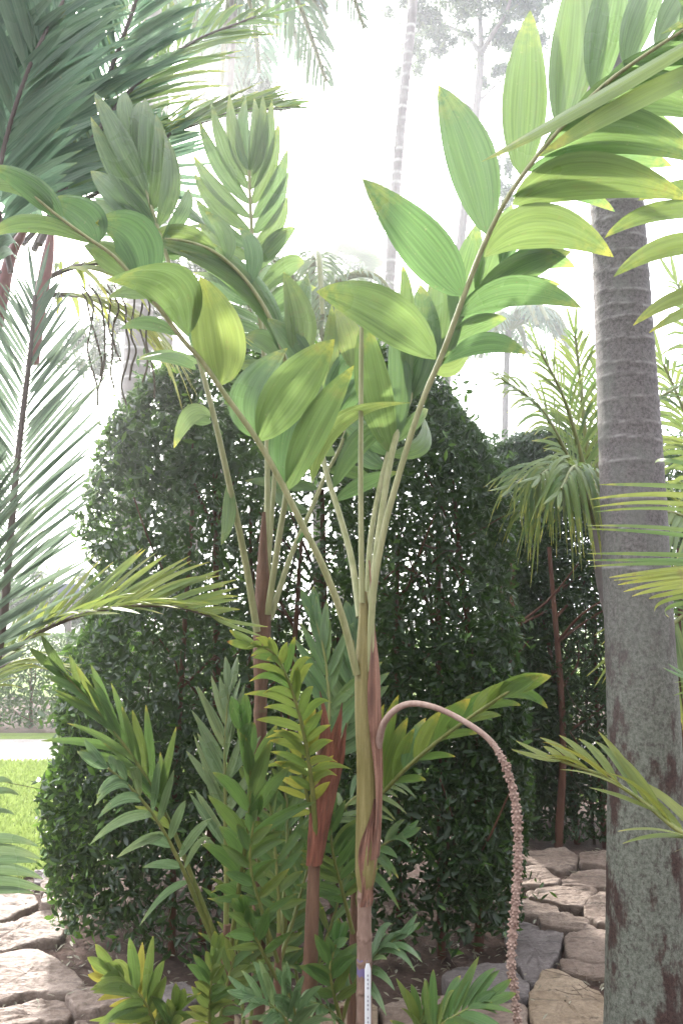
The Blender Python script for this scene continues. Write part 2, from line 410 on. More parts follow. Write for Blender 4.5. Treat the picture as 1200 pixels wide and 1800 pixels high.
def blade(mb, a, m, c, side, width, nu=7, nv=12, pleats=0, pamp=0.03, fold=0.12, belly=0.42, tipsharp=1.0, twist=0.0, tint=0.0, wave=0.0):
    """one palm leaflet: centre line through a, m, c"""
    a, m, c = (np.asarray(x, float) for x in (a, m, c))
    ctl = 2 * m - 0.5 * (a + c)
    t = np.linspace(0, 1, nv)[:, None]
    C = (1 - t) ** 2 * a + 2 * t * (1 - t) * ctl + t * t * c
    T = nrm(2 * (1 - t) * (ctl - a) + 2 * t * (c - ctl))
    S = np.asarray(side, float)
    S = S if S.ndim == 2 else np.repeat(S[None], nv, 0)
    S = nrm(S - (S * T).sum(1, keepdims=True) * T)
    N = np.cross(T, S)
    if twist:
        an = twist * t
        S, N = S * np.cos(an) + N * np.sin(an), N * np.cos(an) - S * np.sin(an)
    tt = t[:, 0]
    p = math.log(0.5) / math.log(belly)
    w = np.sin(math.pi * np.clip(tt ** p, 0, 1)) ** (0.78 * tipsharp)
    w = np.maximum(w, 0.0) * width / 2 + 0.0008
    u = np.linspace(-1, 1, nu)[None, :]
    off = fold * np.abs(u) * w[:, None] * 2
    if pleats:
        ph = np.abs(((u * pleats) % 2) - 1) - 0.5
        off = off + ph * pamp * w[:, None] * 2 * np.minimum(1, (1 - tt)[:, None] * 4 + 0.3)
    if wave:
        ph0 = rng.uniform(0, 6)
        off = off + wave * width * np.sin(tt[:, None] * 9 + ph0 + u * 1.5) * np.abs(u)
    V = C[:, None] + S[:, None] * (u * w[:, None])[..., None] + N[:, None] * off[..., None]
    uv = np.stack(np.broadcast_arrays((u + 1) / 2 + rng.uniform(0, 3), t), -1)
    mb.add(V.reshape(-1, 3), gfaces(nv, nu), uv.reshape(-1, 2), tint)

def traced(mb, spec, dfun, pleats=3, nu=13, nv=16, broad=True, tipd=0.0):
    """spec: bx,by, mx,my, tx,ty, width_px [, depth change at the tip, roll, tint]"""
    bx, by, mx, my, tx, ty, w = spec[:7]
    dd = spec[7] if len(spec) > 7 else rng.uniform(-0.12, 0.12)
    roll = spec[8] if len(spec) > 8 else rng.uniform(-0.35, 0.35)
    tint = spec[9] if len(spec) > 9 else rng.uniform(0, 0.10)
    d0 = dfun(bx, by)
    a, m, c = W(bx, by, d0), W(mx, my, d0 + dd * 0.35), W(tx, ty, d0 + dd)
    v = nrm((a + c) / 2 - CAMP)
    T = nrm(c - a)
    S = nrm(np.cross(T, v)); N = np.cross(T, S)
    S = S * math.cos(roll) + N * math.sin(roll)
    wm = 0.93 * w * d0 / F / max(0.35, abs(math.cos(roll)))
    blade(mb, a, m, c, S, wm, nu, nv, pleats, 0.045, rng.uniform(0.02, 0.12) * rng.choice([-1, 1]), 0.46, 1.0, rng.uniform(-0.3, 0.3), tint, 0.012)

def frond(root, pts, mat, n=20, L=0.4, w=0.03, a0=60, a1=20, up=(0, -1, 0.3), droop=0.15, lift=0.15, s0=0.25, rp=4, rp1=1.5,
          side='both', tint=0.0, nu=3, nv=8, pleats=0, stalk='stalkg', prof=None, fold=0.18, jit=0.12, belly=0.4, term=True, name='frond',
          label=None, extra=None, world=False, lab=None, curl=0.0):
    """a feather leaf: part 'frond' (blades) with its sub-part 'stalk'. pts (px,py,depth) or world points"""
    if mat in (M['sucker'], M['silver']) and jit == 0.12: jit = 0.24; droop *= 1.6; w *= 0.82; L *= 1.08
    P = np.array(pts, float) if world else np.array([W(*p) for p in pts])
    nS = 40
    C = catmull(P, nS)
    T = nrm(np.gradient(C, axis=0))
    Ls = np.concatenate([[0], np.cumsum(np.linalg.norm(np.diff(C, axis=0), axis=1))]); Ls /= Ls[-1]
    upv = np.asarray(up, float)
    mb = MB()
    for i in range(n):
        for sgn in ((-1, 1) if side == 'both' else ((-1,) if side == 'left' else (1,))):
            s = s0 + (1 - s0) * (i + 0.5 + rng.uniform(-0.25, 0.25) + 0.25 * sgn) / n
            s = min(max(s, 0), 0.995)
            c = np.array([np.interp(s, Ls, C[:, k]) for k in range(3)])
            t = nrm(np.array([np.interp(s, Ls, T[:, k]) for k in range(3)]))
            U = nrm(upv - (upv @ t) * t); S = np.cross(t, U) * sgn
            q = (s - s0) / (1 - s0)
            pr = (math.sin(math.pi * min(1, 0.18 + 0.80 * q)) ** 0.6) if prof is None else prof(q)
            ang = R(a0 + (a1 - a0) * q + rng.normal(0, 4 + 40 * max(0, jit - 0.12)))
            ln = L * pr * rng.uniform(1 - jit, 1 + jit)
            D = nrm(math.cos(ang) * t + math.sin(ang) * S + (lift + rng.normal(0, 0.07)) * U)
            tip = c + D * ln; tip = tip + np.array([0, 0, -droop * ln * rng.uniform(0.5, 1.5)]) + U * (-curl * ln)
            mid = c + D * ln * 0.5 + np.array([0, 0, -droop * ln * 0.12])
            wv = nrm(t - (t @ D) * D) * (1 if True else 1) + 0.25 * rng.normal(0, 1) * U * jit * 2
            tn = max(0, min(1, tint + rng.normal(0, 0.08)))
            blade(mb, c, mid, tip, wv * sgn, w * (0.6 + 0.4 * pr) * rng.uniform(0.85, 1.1), nu, nv, pleats, 0.05, fold, belly, 1.0, rng.normal(0, 0.15), tn)
    if term and side == 'both':
        t = T[-1]; U = nrm(upv - (upv @ t) * t); S = np.cross(t, U)
        for sg in (-1, 1):
            D = nrm(t + 0.18 * sg * S)
            blade(mb, C[-1], C[-1] + D * L * 0.3, C[-1] + D * L * 0.55, S, w, nu, nv, pleats, 0.05, fold, belly, 1.0, 0, tint)
    if extra: extra(mb)
    fo = mb.build(name, mat, root)
    if lab: fo['label'] = lab
    dm = np.array([(p[1] if world else p[2]) for p in pts]).mean() / F
    sb = MB(); tube(sb, C, np.linspace(rp * dm, rp1 * dm, nS), 8)
    sb.build('stalk', M[stalk], fo)
    return fo

def traced_frond(root, pts, specs, mat, rp, rp1, pleats=3, stalk='stalk', extra=None, nu=13, lab=None):
    P = np.array(pts, float)
    Q = catmull(P, 80)
    def dfun(x, y):
        i = np.argmin((Q[:, 0] - x) ** 2 + (Q[:, 1] - y) ** 2); return Q[i, 2]
    mb = MB()
    for s in specs: traced(mb, s, dfun, pleats, nu)
    tubepx(mb, pts, list(np.linspace(rp * 0.75, rp1 * 0.75, len(pts))), 30, 6)       # the midrib inside the stalk joins the leaflets
    fo = mb.build('frond', mat, root)
    if lab: fo['label'] = lab
    sb = MB(); tubepx(sb, pts, list(np.linspace(rp, rp1, len(pts))), 60, 10)
    sb.build('stalk', M[stalk], fo)
    return fo

def leaf_cloud(mb, P, N, size, tint, aspect=0.55, flat=0.6):
    """many small folded leaves at points P, facing roughly N"""
    n = len(P)
    N = nrm(N * flat + rng.normal(0, 0.55, (n, 3)))
    A = nrm(np.cross(N, rng.normal(0, 1, (n, 3)) + np.array([0, 0, -0.3]))); B = np.cross(N, A)
    sz = size * rng.uniform(0.6, 1.25, n)[:, None]
    fold = 0.22
    a, b = A * sz, B * sz * aspect
    v = np.stack([P - a, P - 0.25 * a + b * 0.5 + N * sz * fold * 0.5, P + 0.35 * a + b * 0.42 + N * sz * fold * .4, P + a,
                  P + 0.35 * a - b * 0.42 + N * sz * fold * .4, P - 0.25 * a - b * 0.5 + N * sz * fold * 0.5], 1)
    uv = np.tile(np.array([[.5, 0], [1, .35], [.9, .7], [.5, 1], [.1, .7], [0, .35]]), (n, 1))
    base = np.arange(n)[:, None] * 6
    f = np.concatenate([base + np.array([[0, 1, 2, 3]]), base + np.array([[0, 3, 4, 5]])])
    mb.add(v.reshape(-1, 3), f, uv, np.repeat(tint, 6))

def sheet(name, poly, z, mat, kind='structure', label=None, cat=None, seg=0.0):
    V = np.array([[x, y, z] for x, y in poly]); c = V.mean(0)
    mb = MB(); mb.add(V, np.array([list(range(len(V)))]))
    o = mb.build(name, mat, None, False, (c[0], c[1], z)); tag(o, label, cat, None, kind); return o

# ================================================================ GROUND
sheet('ground', [(-110, -30), (110, -30), (110, 140), (-110, 140)], 0.0, M['soil'])
lawn = [G(-900, 1532)[:2], G(60, 1532)[:2], G(112, 1522)[:2], G(125, 1500)[:2] + [0.5, 0.2], (-0.9, 6.4), (-0.6, 8.2), (-14, 8.2), (-14, 4.8)]
lawn = [(-14, 4.55), (-2.0, 4.55), (-1.72, 4.75), (-1.6, 5.2), (-1.0, 6.4), (0.6, 7.4), (1.2, 8.1), (-14, 8.1)]
sheet('lawn', lawn, 0.012, M['lawn'])
sheet('lawn', [(-14, 9.45), (6, 9.45), (6, 9.95), (-14, 9.95)], 0.012, M['lawn'])
sheet('lawn', [(-60, 14), (-60, 60), (60, 60), (60, 14)], 0.012, M['lawn'])
sheet('path', [(-14, 8.1), (6, 8.1), (6, 9.45), (-14, 9.45)], 0.016, M['path'])
sheet('path', [(-1.55, 4.95), (0.35, 4.95), (0.3, 6.0), (-0.9, 6.2)], 0.02, M['stone'])

# short grass: blades scattered over the lawn that is in view
mb = MB()
n = 60000
y = 4.55 + (8.1 - 4.55) * rng.random(n) ** 1.3
x = -4.6 + 3.9 * rng.random(n)
keep = (x < -1.72 + (y - 4.75) * 0.42) & (x > -0.47 * y - 0.35)
x, y = x[keep], y[keep]; n = len(x)
h = rng.uniform(0.018, 0.045, n) * (0.8 + 0.05 * y); az = rng.uniform(0, 6.28, n); wd = rng.uniform(0.003, 0.0055, n) * (0.7 + 0.09 * y)
base = np.stack([x, y, np.full(n, 0.012)], 1); dr = np.stack([np.cos(az), np.sin(az), np.zeros(n)], 1)
ln = np.stack([np.cos(az * 1.7), np.sin(az * 1.7), np.zeros(n)], 1) * (h * rng.uniform(0.1, 0.8, n))[:, None]
upz = np.stack([np.zeros(n), np.zeros(n), h], 1)
v = np.stack([base - dr * wd[:, None], base + dr * wd[:, None], base + ln * 0.4 + upz * 0.6 + dr * wd[:, None] * 0.7, base + ln + upz, base + ln * 0.4 + upz * 0.6 - dr * wd[:, None] * 0.7], 1)
uv = np.tile(np.array([[0, 0], [1, 0], [1, .6], [.5, 1], [0, .6]]), (n, 1))
mb.add(v.reshape(-1, 3), np.arange(n)[:, None] * 5 + np.arange(5)[None], uv, np.repeat(rng.uniform(0, .5, n) ** 2, 5))
tag(mb.build('grass', M['grass'], None, False), 'short sunlit green grass of the lawn beside the hedge', None, None, 'stuff')

# ---------------------------------------------------------------- flagstones
def stone(poly, mat, label, z=0.07, seed=0, rough=1.0, group='flagstones of the irregular stone path'):
    P = np.array([G(x, y, z)[:2] for x, y in poly])
    c = P.mean(0)
    # resample outline
    Pc = np.vstack([P, P[:1]])
    seg = np.linalg.norm(np.diff(Pc, axis=0), axis=1); L = np.concatenate([[0], np.cumsum(seg)])
    na = 72
    s = np.linspace(0, L[-1], na, endpoint=False)
    O = np.stack([np.interp(s, L, Pc[:, 0]), np.interp(s, L, Pc[:, 1])], 1)
    O = (np.roll(O, 1, 0) + 2 * O + np.roll(O, -1, 0)) / 4
    jit = np.array([noise.noise(Vector((o[0] * 14, o[1] * 14, seed * 3.1))) for o in O])
    O = c + (O - c) * (1.035 + 0.06 * jit[:, None])
    rings = [0.02, 0.2, 0.38, 0.54, 0.68, 0.8, 0.9, 0.955, 0.985, 1.0, 1.005, 1.0, 0.97]
    zz = [0, 0, 0, 0, 0, 0, 0, -0.001, -0.004, -0.011, -0.04, -0.07, -0.10]
    V = []; tl = []
    for q, (k, dz) in enumerate(zip(rings, zz)):
        X = c + (O - c) * k
        if q > 8: X = X + (O - c) * (0.012 * np.array([noise.noise(Vector((o[0] * 20, o[1] * 20, q * 0.9 + seed))) for o in O])[:, None])
        for x_, y_ in X:
            nzv = noise.fractal(Vector((x_ * 5 + seed * 7, y_ * 13, seed)), 0.7, 2.0, 6) * 0.013 * rough
            st = math.floor((noise.noise(Vector((x_ * 1.8 + seed, y_ * 5.0, 3 + seed))) * 4)) * 0.006
            V.append((x_, y_, z + dz + (nzv + st) * (1 if q < 10 else 0.3)))
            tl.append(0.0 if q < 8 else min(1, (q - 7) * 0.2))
    mb = MB()
    uv = np.array(V)[:, :2]
    mb.add(np.array(V), gfaces(len(rings), na, True), uv, np.array(tl))
    o = mb.build('flagstone', mat, None, True)
    return tag(o, label, 'flagstone', group)
ST = [
 ([(-110,1570),(10,1566),(62,1571),(68,1584),(44,1600),(8,1611),(-110,1640)], 'stone', 'pale slab at the left edge under the drooping palm leaf tips'),
 ([(74,1580),(84,1567),(106,1562),(112,1584),(90,1594),(72,1594)], 'stone', 'small pale stone against the foot of the hedge by the lawn corner'),
 ([(62,1528),(82,1524),(96,1532),(84,1542),(62,1542)], 'stoneg', 'small grey stone at the front corner of the lawn'),
 ([(86,1514),(104,1508),(118,1512),(114,1524),(94,1526)], 'stone', 'small pinkish stone between lawn and hedge, farthest of the left stones'),
 ([(72,1550),(90,1542),(112,1540),(114,1556),(98,1562),(74,1564)], 'stone', 'small cream stone just behind the palm leaf tips by the lawn'),
 ([(22,1616),(62,1602),(108,1594),(112,1632),(104,1648),(50,1653),(0,1664),(-110,1676),(-110,1650)], 'stone', 'pink slab with a raised ledge touching the left corner of the hedge bed'),
 ([(-110,1684),(0,1674),(62,1660),(88,1680),(132,1706),(152,1724),(128,1742),(98,1745),(60,1738),(0,1750),(-110,1768)], 'stone', 'biggest pink slab in the bottom left corner bordering the soil'),
 ([(116,1750),(142,1732),(178,1733),(196,1746),(236,1752),(214,1766),(160,1778),(134,1772)], 'stone', 'salmon slab beside the yellow tipped seedling palm'),
 ([(-70,1790),(50,1762),(100,1752),(130,1758),(134,1774),(112,1792),(60,1797),(0,1803),(-70,1812)], 'stone', 'flat pink slab below the biggest slab at the bottom left'),
 ([(-110,1822),(0,1812),(60,1805),(116,1802),(130,1836),(60,1890),(-110,1900)], 'stone', 'slab cut by the lower frame edge in the left corner'),
 ([(128,1800),(168,1784),(228,1772),(266,1788),(270,1830),(220,1862),(134,1850)], 'stone', 'rosy slab under the seedling palm at the bottom edge'),
 ([(286,1738),(320,1729),(348,1737),(354,1756),(324,1768),(290,1762)], 'stoneg', 'rounded grey boulder between two seedling palms at the bed edge'),
 ([(274,1780),(330,1776),(400,1768),(424,1790),(400,1830),(282,1836)], 'stoney', 'tan slab behind the leftmost young palm stem base'),
 ([(428,1770),(500,1765),(548,1770),(556,1800),(500,1832),(420,1826)], 'stoney', 'tan slab between the young palm stems at the bottom'),
 ([(562,1768),(640,1762),(664,1776),(660,1830),(570,1832)], 'stoney', 'tan slab at the foot of the main palm stem'),
 ([(915,1496),(990,1491),(1015,1500),(1012,1520),(988,1527),(935,1518),(912,1514)], 'stone', 'farthest slab of the right path in front of the dark hedge'),
 ([(1020,1498),(1060,1494),(1120,1500),(1120,1518),(1060,1521),(1020,1516)], 'stone', 'small far slab half hidden by the thick palm trunk'),
 ([(910,1524),(950,1522),(984,1540),(974,1549),(920,1552),(900,1545)], 'stone', 'flat slab touching the flower spike, second from the far end'),
 ([(988,1541),(1014,1525),(1060,1522),(1120,1526),(1120,1568),(1050,1557),(988,1555)], 'stone', 'broad pale slab against the left side of the thick trunk'),
 ([(925,1560),(980,1556),(1050,1562),(1024,1588),(985,1584),(930,1574)], 'stone', 'wide pink slab in the middle of the right path'),
 ([(886,1590),(920,1578),(974,1586),(984,1601),(930,1607),(884,1606)], 'stone', 'thin mauve slab crossed by the flower spike'),
 ([(1026,1590),(1052,1568),(1120,1574),(1120,1632),(1046,1620),(1028,1606)], 'stone', 'brownish slab beside the trunk with a cracked lower edge'),
 ([(945,1610),(990,1606),(1036,1620),(1020,1631),(985,1629),(950,1624)], 'stone', 'small thin slab above the dark grey one'),
 ([(886,1634),(915,1618),(950,1624),(988,1640),(984,1664),(962,1700),(946,1722),(926,1718),(900,1680)], 'stoneg', 'dark grey slab to the right of the flower spike'),
 ([(992,1642),(1030,1628),(1120,1638),(1120,1690),(1000,1680),(992,1664)], 'stone', 'large rosy slab leaning towards the lichened trunk'),
 ([(982,1690),(1004,1685),(1120,1694),(1120,1722),(1040,1712),(990,1705)], 'stone', 'narrow slab above the yellowish one'),
 ([(932,1738),(952,1706),(985,1709),(1048,1738),(1072,1762),(1066,1850),(960,1860),(930,1776)], 'stoney', 'yellowish tan slab with dry twigs near the lower right'),
 ([(776,1712),(850,1688),(894,1690),(926,1722),(928,1744),(860,1752),(800,1742)], 'stoneg', 'grey mauve slab at the corner of the soil bed behind the spike'),
 ([(670,1770),(710,1752),(790,1748),(862,1757),(918,1754),(926,1790),(920,1860),(680,1860)], 'stone', 'long dull pink slab along the bottom edge behind the low leaf tuft'),
 ([(1062,1722),(1130,1730),(1130,1752),(1080,1748)], 'stoney', 'little wedge slab peeping out beside the foot of the trunk'),
]
for i, (pl, mt, lb) in enumerate(ST):
    stone(pl, M[mt], lb, 0.055 + 0.012 * ((i * 37) % 5 - 2) / 2, i + 1)
extra = [([(1190,1500),(1290,1500),(1300,1560),(1200,1555)], 'stone'), ([(1195,1565),(1300,1570),(1310,1660),(1200,1650)], 'stoney'),
         ([(1200,1662),(1330,1670),(1340,1800),(1205,1790)], 'stone'), ([(1085,1800),(1200,1802),(1210,1880),(1090,1880)], 'stone')]
EL = ['pink slab behind the right side of the thick trunk, farthest of that side', 'tan slab behind the right side of the thick trunk, second from the far end', 'pink slab at the right frame edge beside the thick trunk', 'slab hidden at the very foot of the thick trunk']
for i, (pl, mt) in enumerate(extra):
    stone(pl, M[mt], EL[i], 0.055, 50 + i)

# leaf litter on the soil
mb = MB(); n = 2600
cx = rng.uniform(-1.9, 1.6, n); cy = rng.uniform(2.9, 5.2, n)
P = np.stack([cx, cy, np.full(n, 0.014) + rng.uniform(0, 0.012, n)], 1)
leaf_cloud(mb, P, np.tile([0, 0, 1.0], (n, 1)), 0.021, rng.uniform(0, 1, n) ** 1.8, 0.5, 1.6)
n = 60
Pl = np.array([G(rng.uniform(700, 1070), rng.uniform(1500, 1790), 0.075) if q_ % 2 else G(rng.uniform(0, 240), rng.uniform(1580, 1795), 0.078) for q_ in range(n)])
leaf_cloud(mb, Pl, np.tile([0, 0, 1.0], (n, 1)), 0.014, rng.uniform(0, 1, n), 0.5, 3.0)
n = 900
P = np.stack([rng.uniform(-1.9, 1.6, n), rng.uniform(2.9, 5.2, n), np.full(n, 0.006)], 1)
leaf_cloud(mb, P, np.tile([0, 0, 1.0], (n, 1)), 0.012, rng.uniform(0, .5, n), 0.8, 0.6)
for q in range(26):
    a_ = G(rng.uniform(985, 1060), rng.uniform(1700, 1750), 0.062) if q < 14 else np.array([rng.uniform(-1.7, 1.2), rng.uniform(3.0, 4.2), 0.012])
    an_ = rng.uniform(0, 6.28); L_ = rng.uniform(0.04, 0.13)
    e_ = a_ + [math.cos(an_) * L_, math.sin(an_) * L_, rng.uniform(0, 0.012)]
    tube(mb, catmull(np.array([a_, (a_ + e_) / 2 + rng.normal(0, 0.006, 3) * [1, 1, .3], e_]), 6), 0.0013, 5)
tag(mb.build('leaf_litter', M['litter'], None, False), 'fallen grey and brown leaves and crumbs on the dark soil', None, None, 'stuff')

# ================================================================ HEDGES
def table_body(rows, d, half_depth, n, exponent=3.0, thick=0.10, zmin=0.15, lowthin=0.45, band=None, lumps=0.10):
    """rows (py, xl, xr) read at depth d -> points and normals of a clipped body with a rounded plan"""
    rows = sorted(rows, key=lambda r: -r[0])
    Z = np.array([W(600, r[0], d)[2] for r in rows]); XL = np.array([W(r[1], r[0], d)[0] for r in rows]); XR = np.array([W(r[2], r[0], d)[0] for r in rows])
    z = rng.uniform(zmin, Z[-1], n)
    # more samples where the surface closes at the top
    cx = np.interp(z, Z, (XL + XR) / 2); hw = np.interp(z, Z, (XR - XL) / 2)
    dz = 0.02
    sl = (np.interp(z - dz, Z, (XR - XL) / 2) - np.interp(z + dz, Z, (XR - XL) / 2)) / (2 * dz)
    k = np.minimum(1, hw / max(hw.max() * 0.55, 1e-6)) ** 0.7
    hd = half_depth * k
    th = rng.uniform(0, 2 * math.pi, n)
    e = 2.0 / exponent
    ct, st_ = np.cos(th), np.sin(th)
    X = np.sign(ct) * np.abs(ct) ** e; Y = np.sign(st_) * np.abs(st_) ** e
    inn = 1 - np.abs(rng.normal(0, thick, n))
    lump = np.array([noise.noise(Vector((a * 2.2 + 5, b * 2.2, c * 2.2))) for a, b, c in zip(X * hw, Y * hd, z)])
    s = inn + lumps * lump
    P = np.stack([cx + X * hw * s, d + Y * hd * s, z], 1)
    N = np.stack([X * hd + 0 * X, Y * hw, np.clip(sl, -0.2, 4) * 0.5 * (hw + hd) * 0.5], 1)
    N = nrm(N)
    dens = np.array([0.75 * noise.noise(Vector((p[0] * 4.5, p[1] * 4.5, p[2] * 4.5))) + 0.9 * noise.noise(Vector((p[0] * 13, p[1] * 13, p[2] * 13))) for p in P])
    keepp = np.clip((z - zmin) / 0.35, 0, 1) * (1 - lowthin) + lowthin
    if band is not None:
        keepp = keepp * np.interp(z, [q[0] for q in band], [q[1] for q in band])
    keep = (rng.random(n) < keepp * np.clip(0.85 + dens * 1.5, 0.10, 1))
    # fill the flat top with a cap
    return P[keep], N[keep]

hedge = thing('clipped_hedge', 'tall round-topped clipped hedge of small glossy leaves behind the main palm', 'hedge', (-0.12, 4.1, 0))
rows = [(1690, 190, 880), (1640, 150, 905), (1560, 128, 912), (1480, 122, 915), (1400, 122, 915), (1300, 126, 912), (1200, 138, 905), (1100, 154, 898), (1000, 162, 890), (900, 180, 880),
        (850, 190, 868), (800, 203, 852), (750, 232, 825), (720, 262, 800), (695, 305, 768), (675, 360, 735), (660, 425, 690), (652, 500, 620)]
P1, N1 = table_body(rows, 4.1, 0.72, 95000, 3.2, 0.085, 0.10, 0.3, [(0, 1.3), (0.5, 1.25), (1.0, 1.1), (1.35, .85), (1.6, .6), (2.0, .6), (2.2, .95), (2.4, 1), (3, 1)])
mb = MB()
edge = np.clip((-0.85 - P1[:, 0]) * 2.8, 0, 1)          # backlit rim of the outer left side, put into the leaf tint
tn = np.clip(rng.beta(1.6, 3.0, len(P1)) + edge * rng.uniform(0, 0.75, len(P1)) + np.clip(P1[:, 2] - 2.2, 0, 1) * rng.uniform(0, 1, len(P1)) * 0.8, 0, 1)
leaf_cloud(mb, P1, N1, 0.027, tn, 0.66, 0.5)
# sprigs that stick out
n = 26000                                               # the dark inside
q = rng.integers(0, len(P1), n); ctr = np.array([-0.12, 4.1]); sh = rng.uniform(0.15, 0.85, (n, 1))
Pi = P1[q].copy(); Pi[:, :2] = ctr + (Pi[:, :2] - ctr) * sh; Pi[:, 2] += rng.normal(0, 0.1, n); Pi = Pi[(Pi[:, 2] > 0.35) & (Pi[:, 2] < 2.45)]
leaf_cloud(mb, Pi, np.tile([0, -1.0, 0.2], (len(Pi), 1)), 0.027, rng.uniform(0, 0.55, len(Pi)), 0.66, 0.25)
n = 420
i = rng.integers(0, len(P1), n)
for j in i:                                           # sprigs that stick out of the clipped face
    m_ = 7; dr_ = nrm(N1[j] + rng.normal(0, 0.5, 3) + np.array([0, 0, 0.3])); ln_ = rng.uniform(0.06, 0.17)
    Pq = P1[j] + dr_ * np.linspace(0, ln_, m_)[:, None] + rng.normal(0, 0.008, (m_, 3))
    leaf_cloud(mb, Pq, nrm(rng.normal(0, 1, (m_, 3)) + [0, -0.5, 0.6]), 0.026, rng.uniform(0.45, 1, m_), 0.62, 0.5)
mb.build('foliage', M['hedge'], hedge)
def hedge_stems(root, xs, d0, d1, h, r, mat='hedgewood', lean=0.12, nbr=7):
    for k, x in enumerate(xs):
        mb = MB(); dd = rng.uniform(d0, d1); n = 14
        b = np.array([x, dd, -0.02]); t = b + np.array([rng.normal(0, lean), rng.normal(0, lean * 0.6), h * rng.uniform(0.8, 1)])
        pts = np.array([b, b * 0.6 + t * 0.4 + rng.normal(0, 0.03, 3), t]); C = catmull(pts, n)
        rr = r * rng.uniform(0.7, 1.2)
        tube(mb, C, np.linspace(rr, rr * 0.45, n), 8, rough=0.05)
        for q in range(nbr):
            s = rng.uniform(0.15, 0.9); c = C[int(s * (n - 1))]
            e = c + np.array([rng.normal(0, 0.28), rng.normal(0, 0.25), rng.uniform(0.15, 0.5)])
            tube(mb, catmull(np.array([c, (c + e) / 2 + rng.normal(0, 0.03, 3), e]), 7), np.linspace(rr * 0.4, rr * 0.15, 7), 5)
        mb.build('trunk', M[mat], root)
hedge_stems(hedge, [W(px, 1600, 3.65)[0] for px in (300, 345, 420, 505, 590, 705, 775, 845)], 3.58, 4.0, 2.3, 0.022, lean=0.05)
hedge_stems(hedge, [W(px, 1600, 4.0)[0] for px in (250, 380, 460, 640, 680, 810, 870)], 3.7, 4.6, 2.0, 0.010, 'twig', 0.2, 9)

wallh = thing('clipped_hedge', 'long dark flat-topped hedge behind the thick trunk, beyond the stone path', 'hedge', (1.9, 5.75, 0))
rows = [(1500, 840, 1430), (1200, 835, 1430), (1000, 835, 1430), (860, 840, 1430), (800, 850, 1425), (785, 870, 1410), (778, 890, 1390)]
P2, N2 = table_body(rows, 5.75, 0.55, 120000, 5, 0.12, 0.05, 0.7)
mb = MB(); leaf_cloud(mb, P2, N2, 0.030, np.clip(rng.beta(1.6, 3.2, len(P2)), 0, 1), 0.6, 0.55)
n = 26000
zi = rng.uniform(0.2, P2[:, 2].max() - 0.08, n); leaf_cloud(mb, np.stack([rng.uniform(P2[:, 0].min() + 0.15, P2[:, 0].max() - 0.15, n), rng.uniform(5.45, 6.05, n), zi], 1), np.tile([0, -1.0, 0.2], (n, 1)), 0.030, rng.uniform(0, 0.6, n), 0.62, 0.3)
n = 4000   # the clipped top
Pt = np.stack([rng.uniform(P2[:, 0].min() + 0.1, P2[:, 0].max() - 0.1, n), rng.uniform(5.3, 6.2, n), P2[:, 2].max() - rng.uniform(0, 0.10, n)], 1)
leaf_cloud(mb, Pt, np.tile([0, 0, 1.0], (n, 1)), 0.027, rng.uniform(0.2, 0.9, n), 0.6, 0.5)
mb.build('foliage', M['hedge'], wallh)
hedge_stems(wallh, [W(px, 1480, 5.3)[0] for px in (868, 905, 975, 1020, 1060, 1215, 1290)], 5.2, 5.5, 2.0, 0.024)
hedge_stems(wallh, [W(px, 1480, 5.4)[0] for px in (890, 940, 1000, 1040, 1160, 1250)], 5.3, 6.0, 1.8, 0.010, 'twig', 0.2, 9)

farh = thing('clipped_hedge', 'low square hedge across the lawn at the far left', 'hedge', (-4.5, 10.6, 0))
n = 15000
Pf = np.stack([rng.uniform(-6.6, -1.4, n), 10.1 + rng.uniform(0, 1.0, n) ** 2 * 1.0, rng.uniform(0.04, 1.18, n)], 1)
top = rng.random(n) < 0.25; Pf[top, 2] = 1.18 - np.abs(rng.normal(0, 0.03, top.sum())); Pf[top, 1] = rng.uniform(10.1, 11.1, top.sum())
Nf = np.where(top[:, None], np.array([[0, 0, 1.0]]), np.array([[0, -1.0, 0.15]]))
mb = MB(); leaf_cloud(mb, Pf, Nf, 0.042, rng.uniform(0.1, 0.9, n), 0.6, 0.6); mb.build('foliage', M['hedge'], farh)
hedge_stems(farh, list(np.linspace(-6.3, -1.7, 9)), 10.5, 10.8, 0.9, 0.03)

# ================================================================ THICK TRUNK AT THE RIGHT
def ringed(mb, pts, hw, n, ns, ring_px, tilt=0.02, rings=None, depthw=0.0042, off=0.0022):
    P = np.array([W(*p) for p in pts]); rm = np.array([a * p[2] / F for a, p in zip(hw, pts)])
    Q = catmull(np.hstack([P, rm[:, None]]), n)
    C, r = Q[:, :3], Q[:, 3]
    an = np.linspace(0, 2 * math.pi, ns, endpoint=False)
    z = C[:, 2][:, None] + 0 * an[None]
    ph = z + tilt * r[:, None] * np.cos(an[None] + 1.0) * 4
    dist = np.full(z.shape, 9.0)
    for k, zr in enumerate(rings):
        wob = 0.004 * np.sin(an * 2 + k * 1.7) + 0.0015 * np.sin(an * 7 + k)
        dist = np.minimum(dist, np.abs(ph - zr - wob[None]))
    line = np.clip(1 - dist / depthw, 0, 1)
    rr = r[:, None] * (1 + 0.012 * rng.normal(0, 1, z.shape) * 0.3) + off * np.exp(-(dist / (depthw * 2.5)) ** 2)
    V = C[:, None] + np.stack([rr * np.cos(an)[None], rr * np.sin(an)[None], 0 * rr], -1)
    mb.add(V.reshape(-1, 3), gfaces(n, ns, True), None, line.ravel())
TX = 2.75
def zpx(py, d): return W(600, py, d)[2]
trunk_palm = thing('palm_tree', 'thick grey ringed palm trunk mottled with pale lichen, at the right edge of the path', 'palm tree', (W(1138, 1880, TX)[0], TX, 0))
mb = MB()
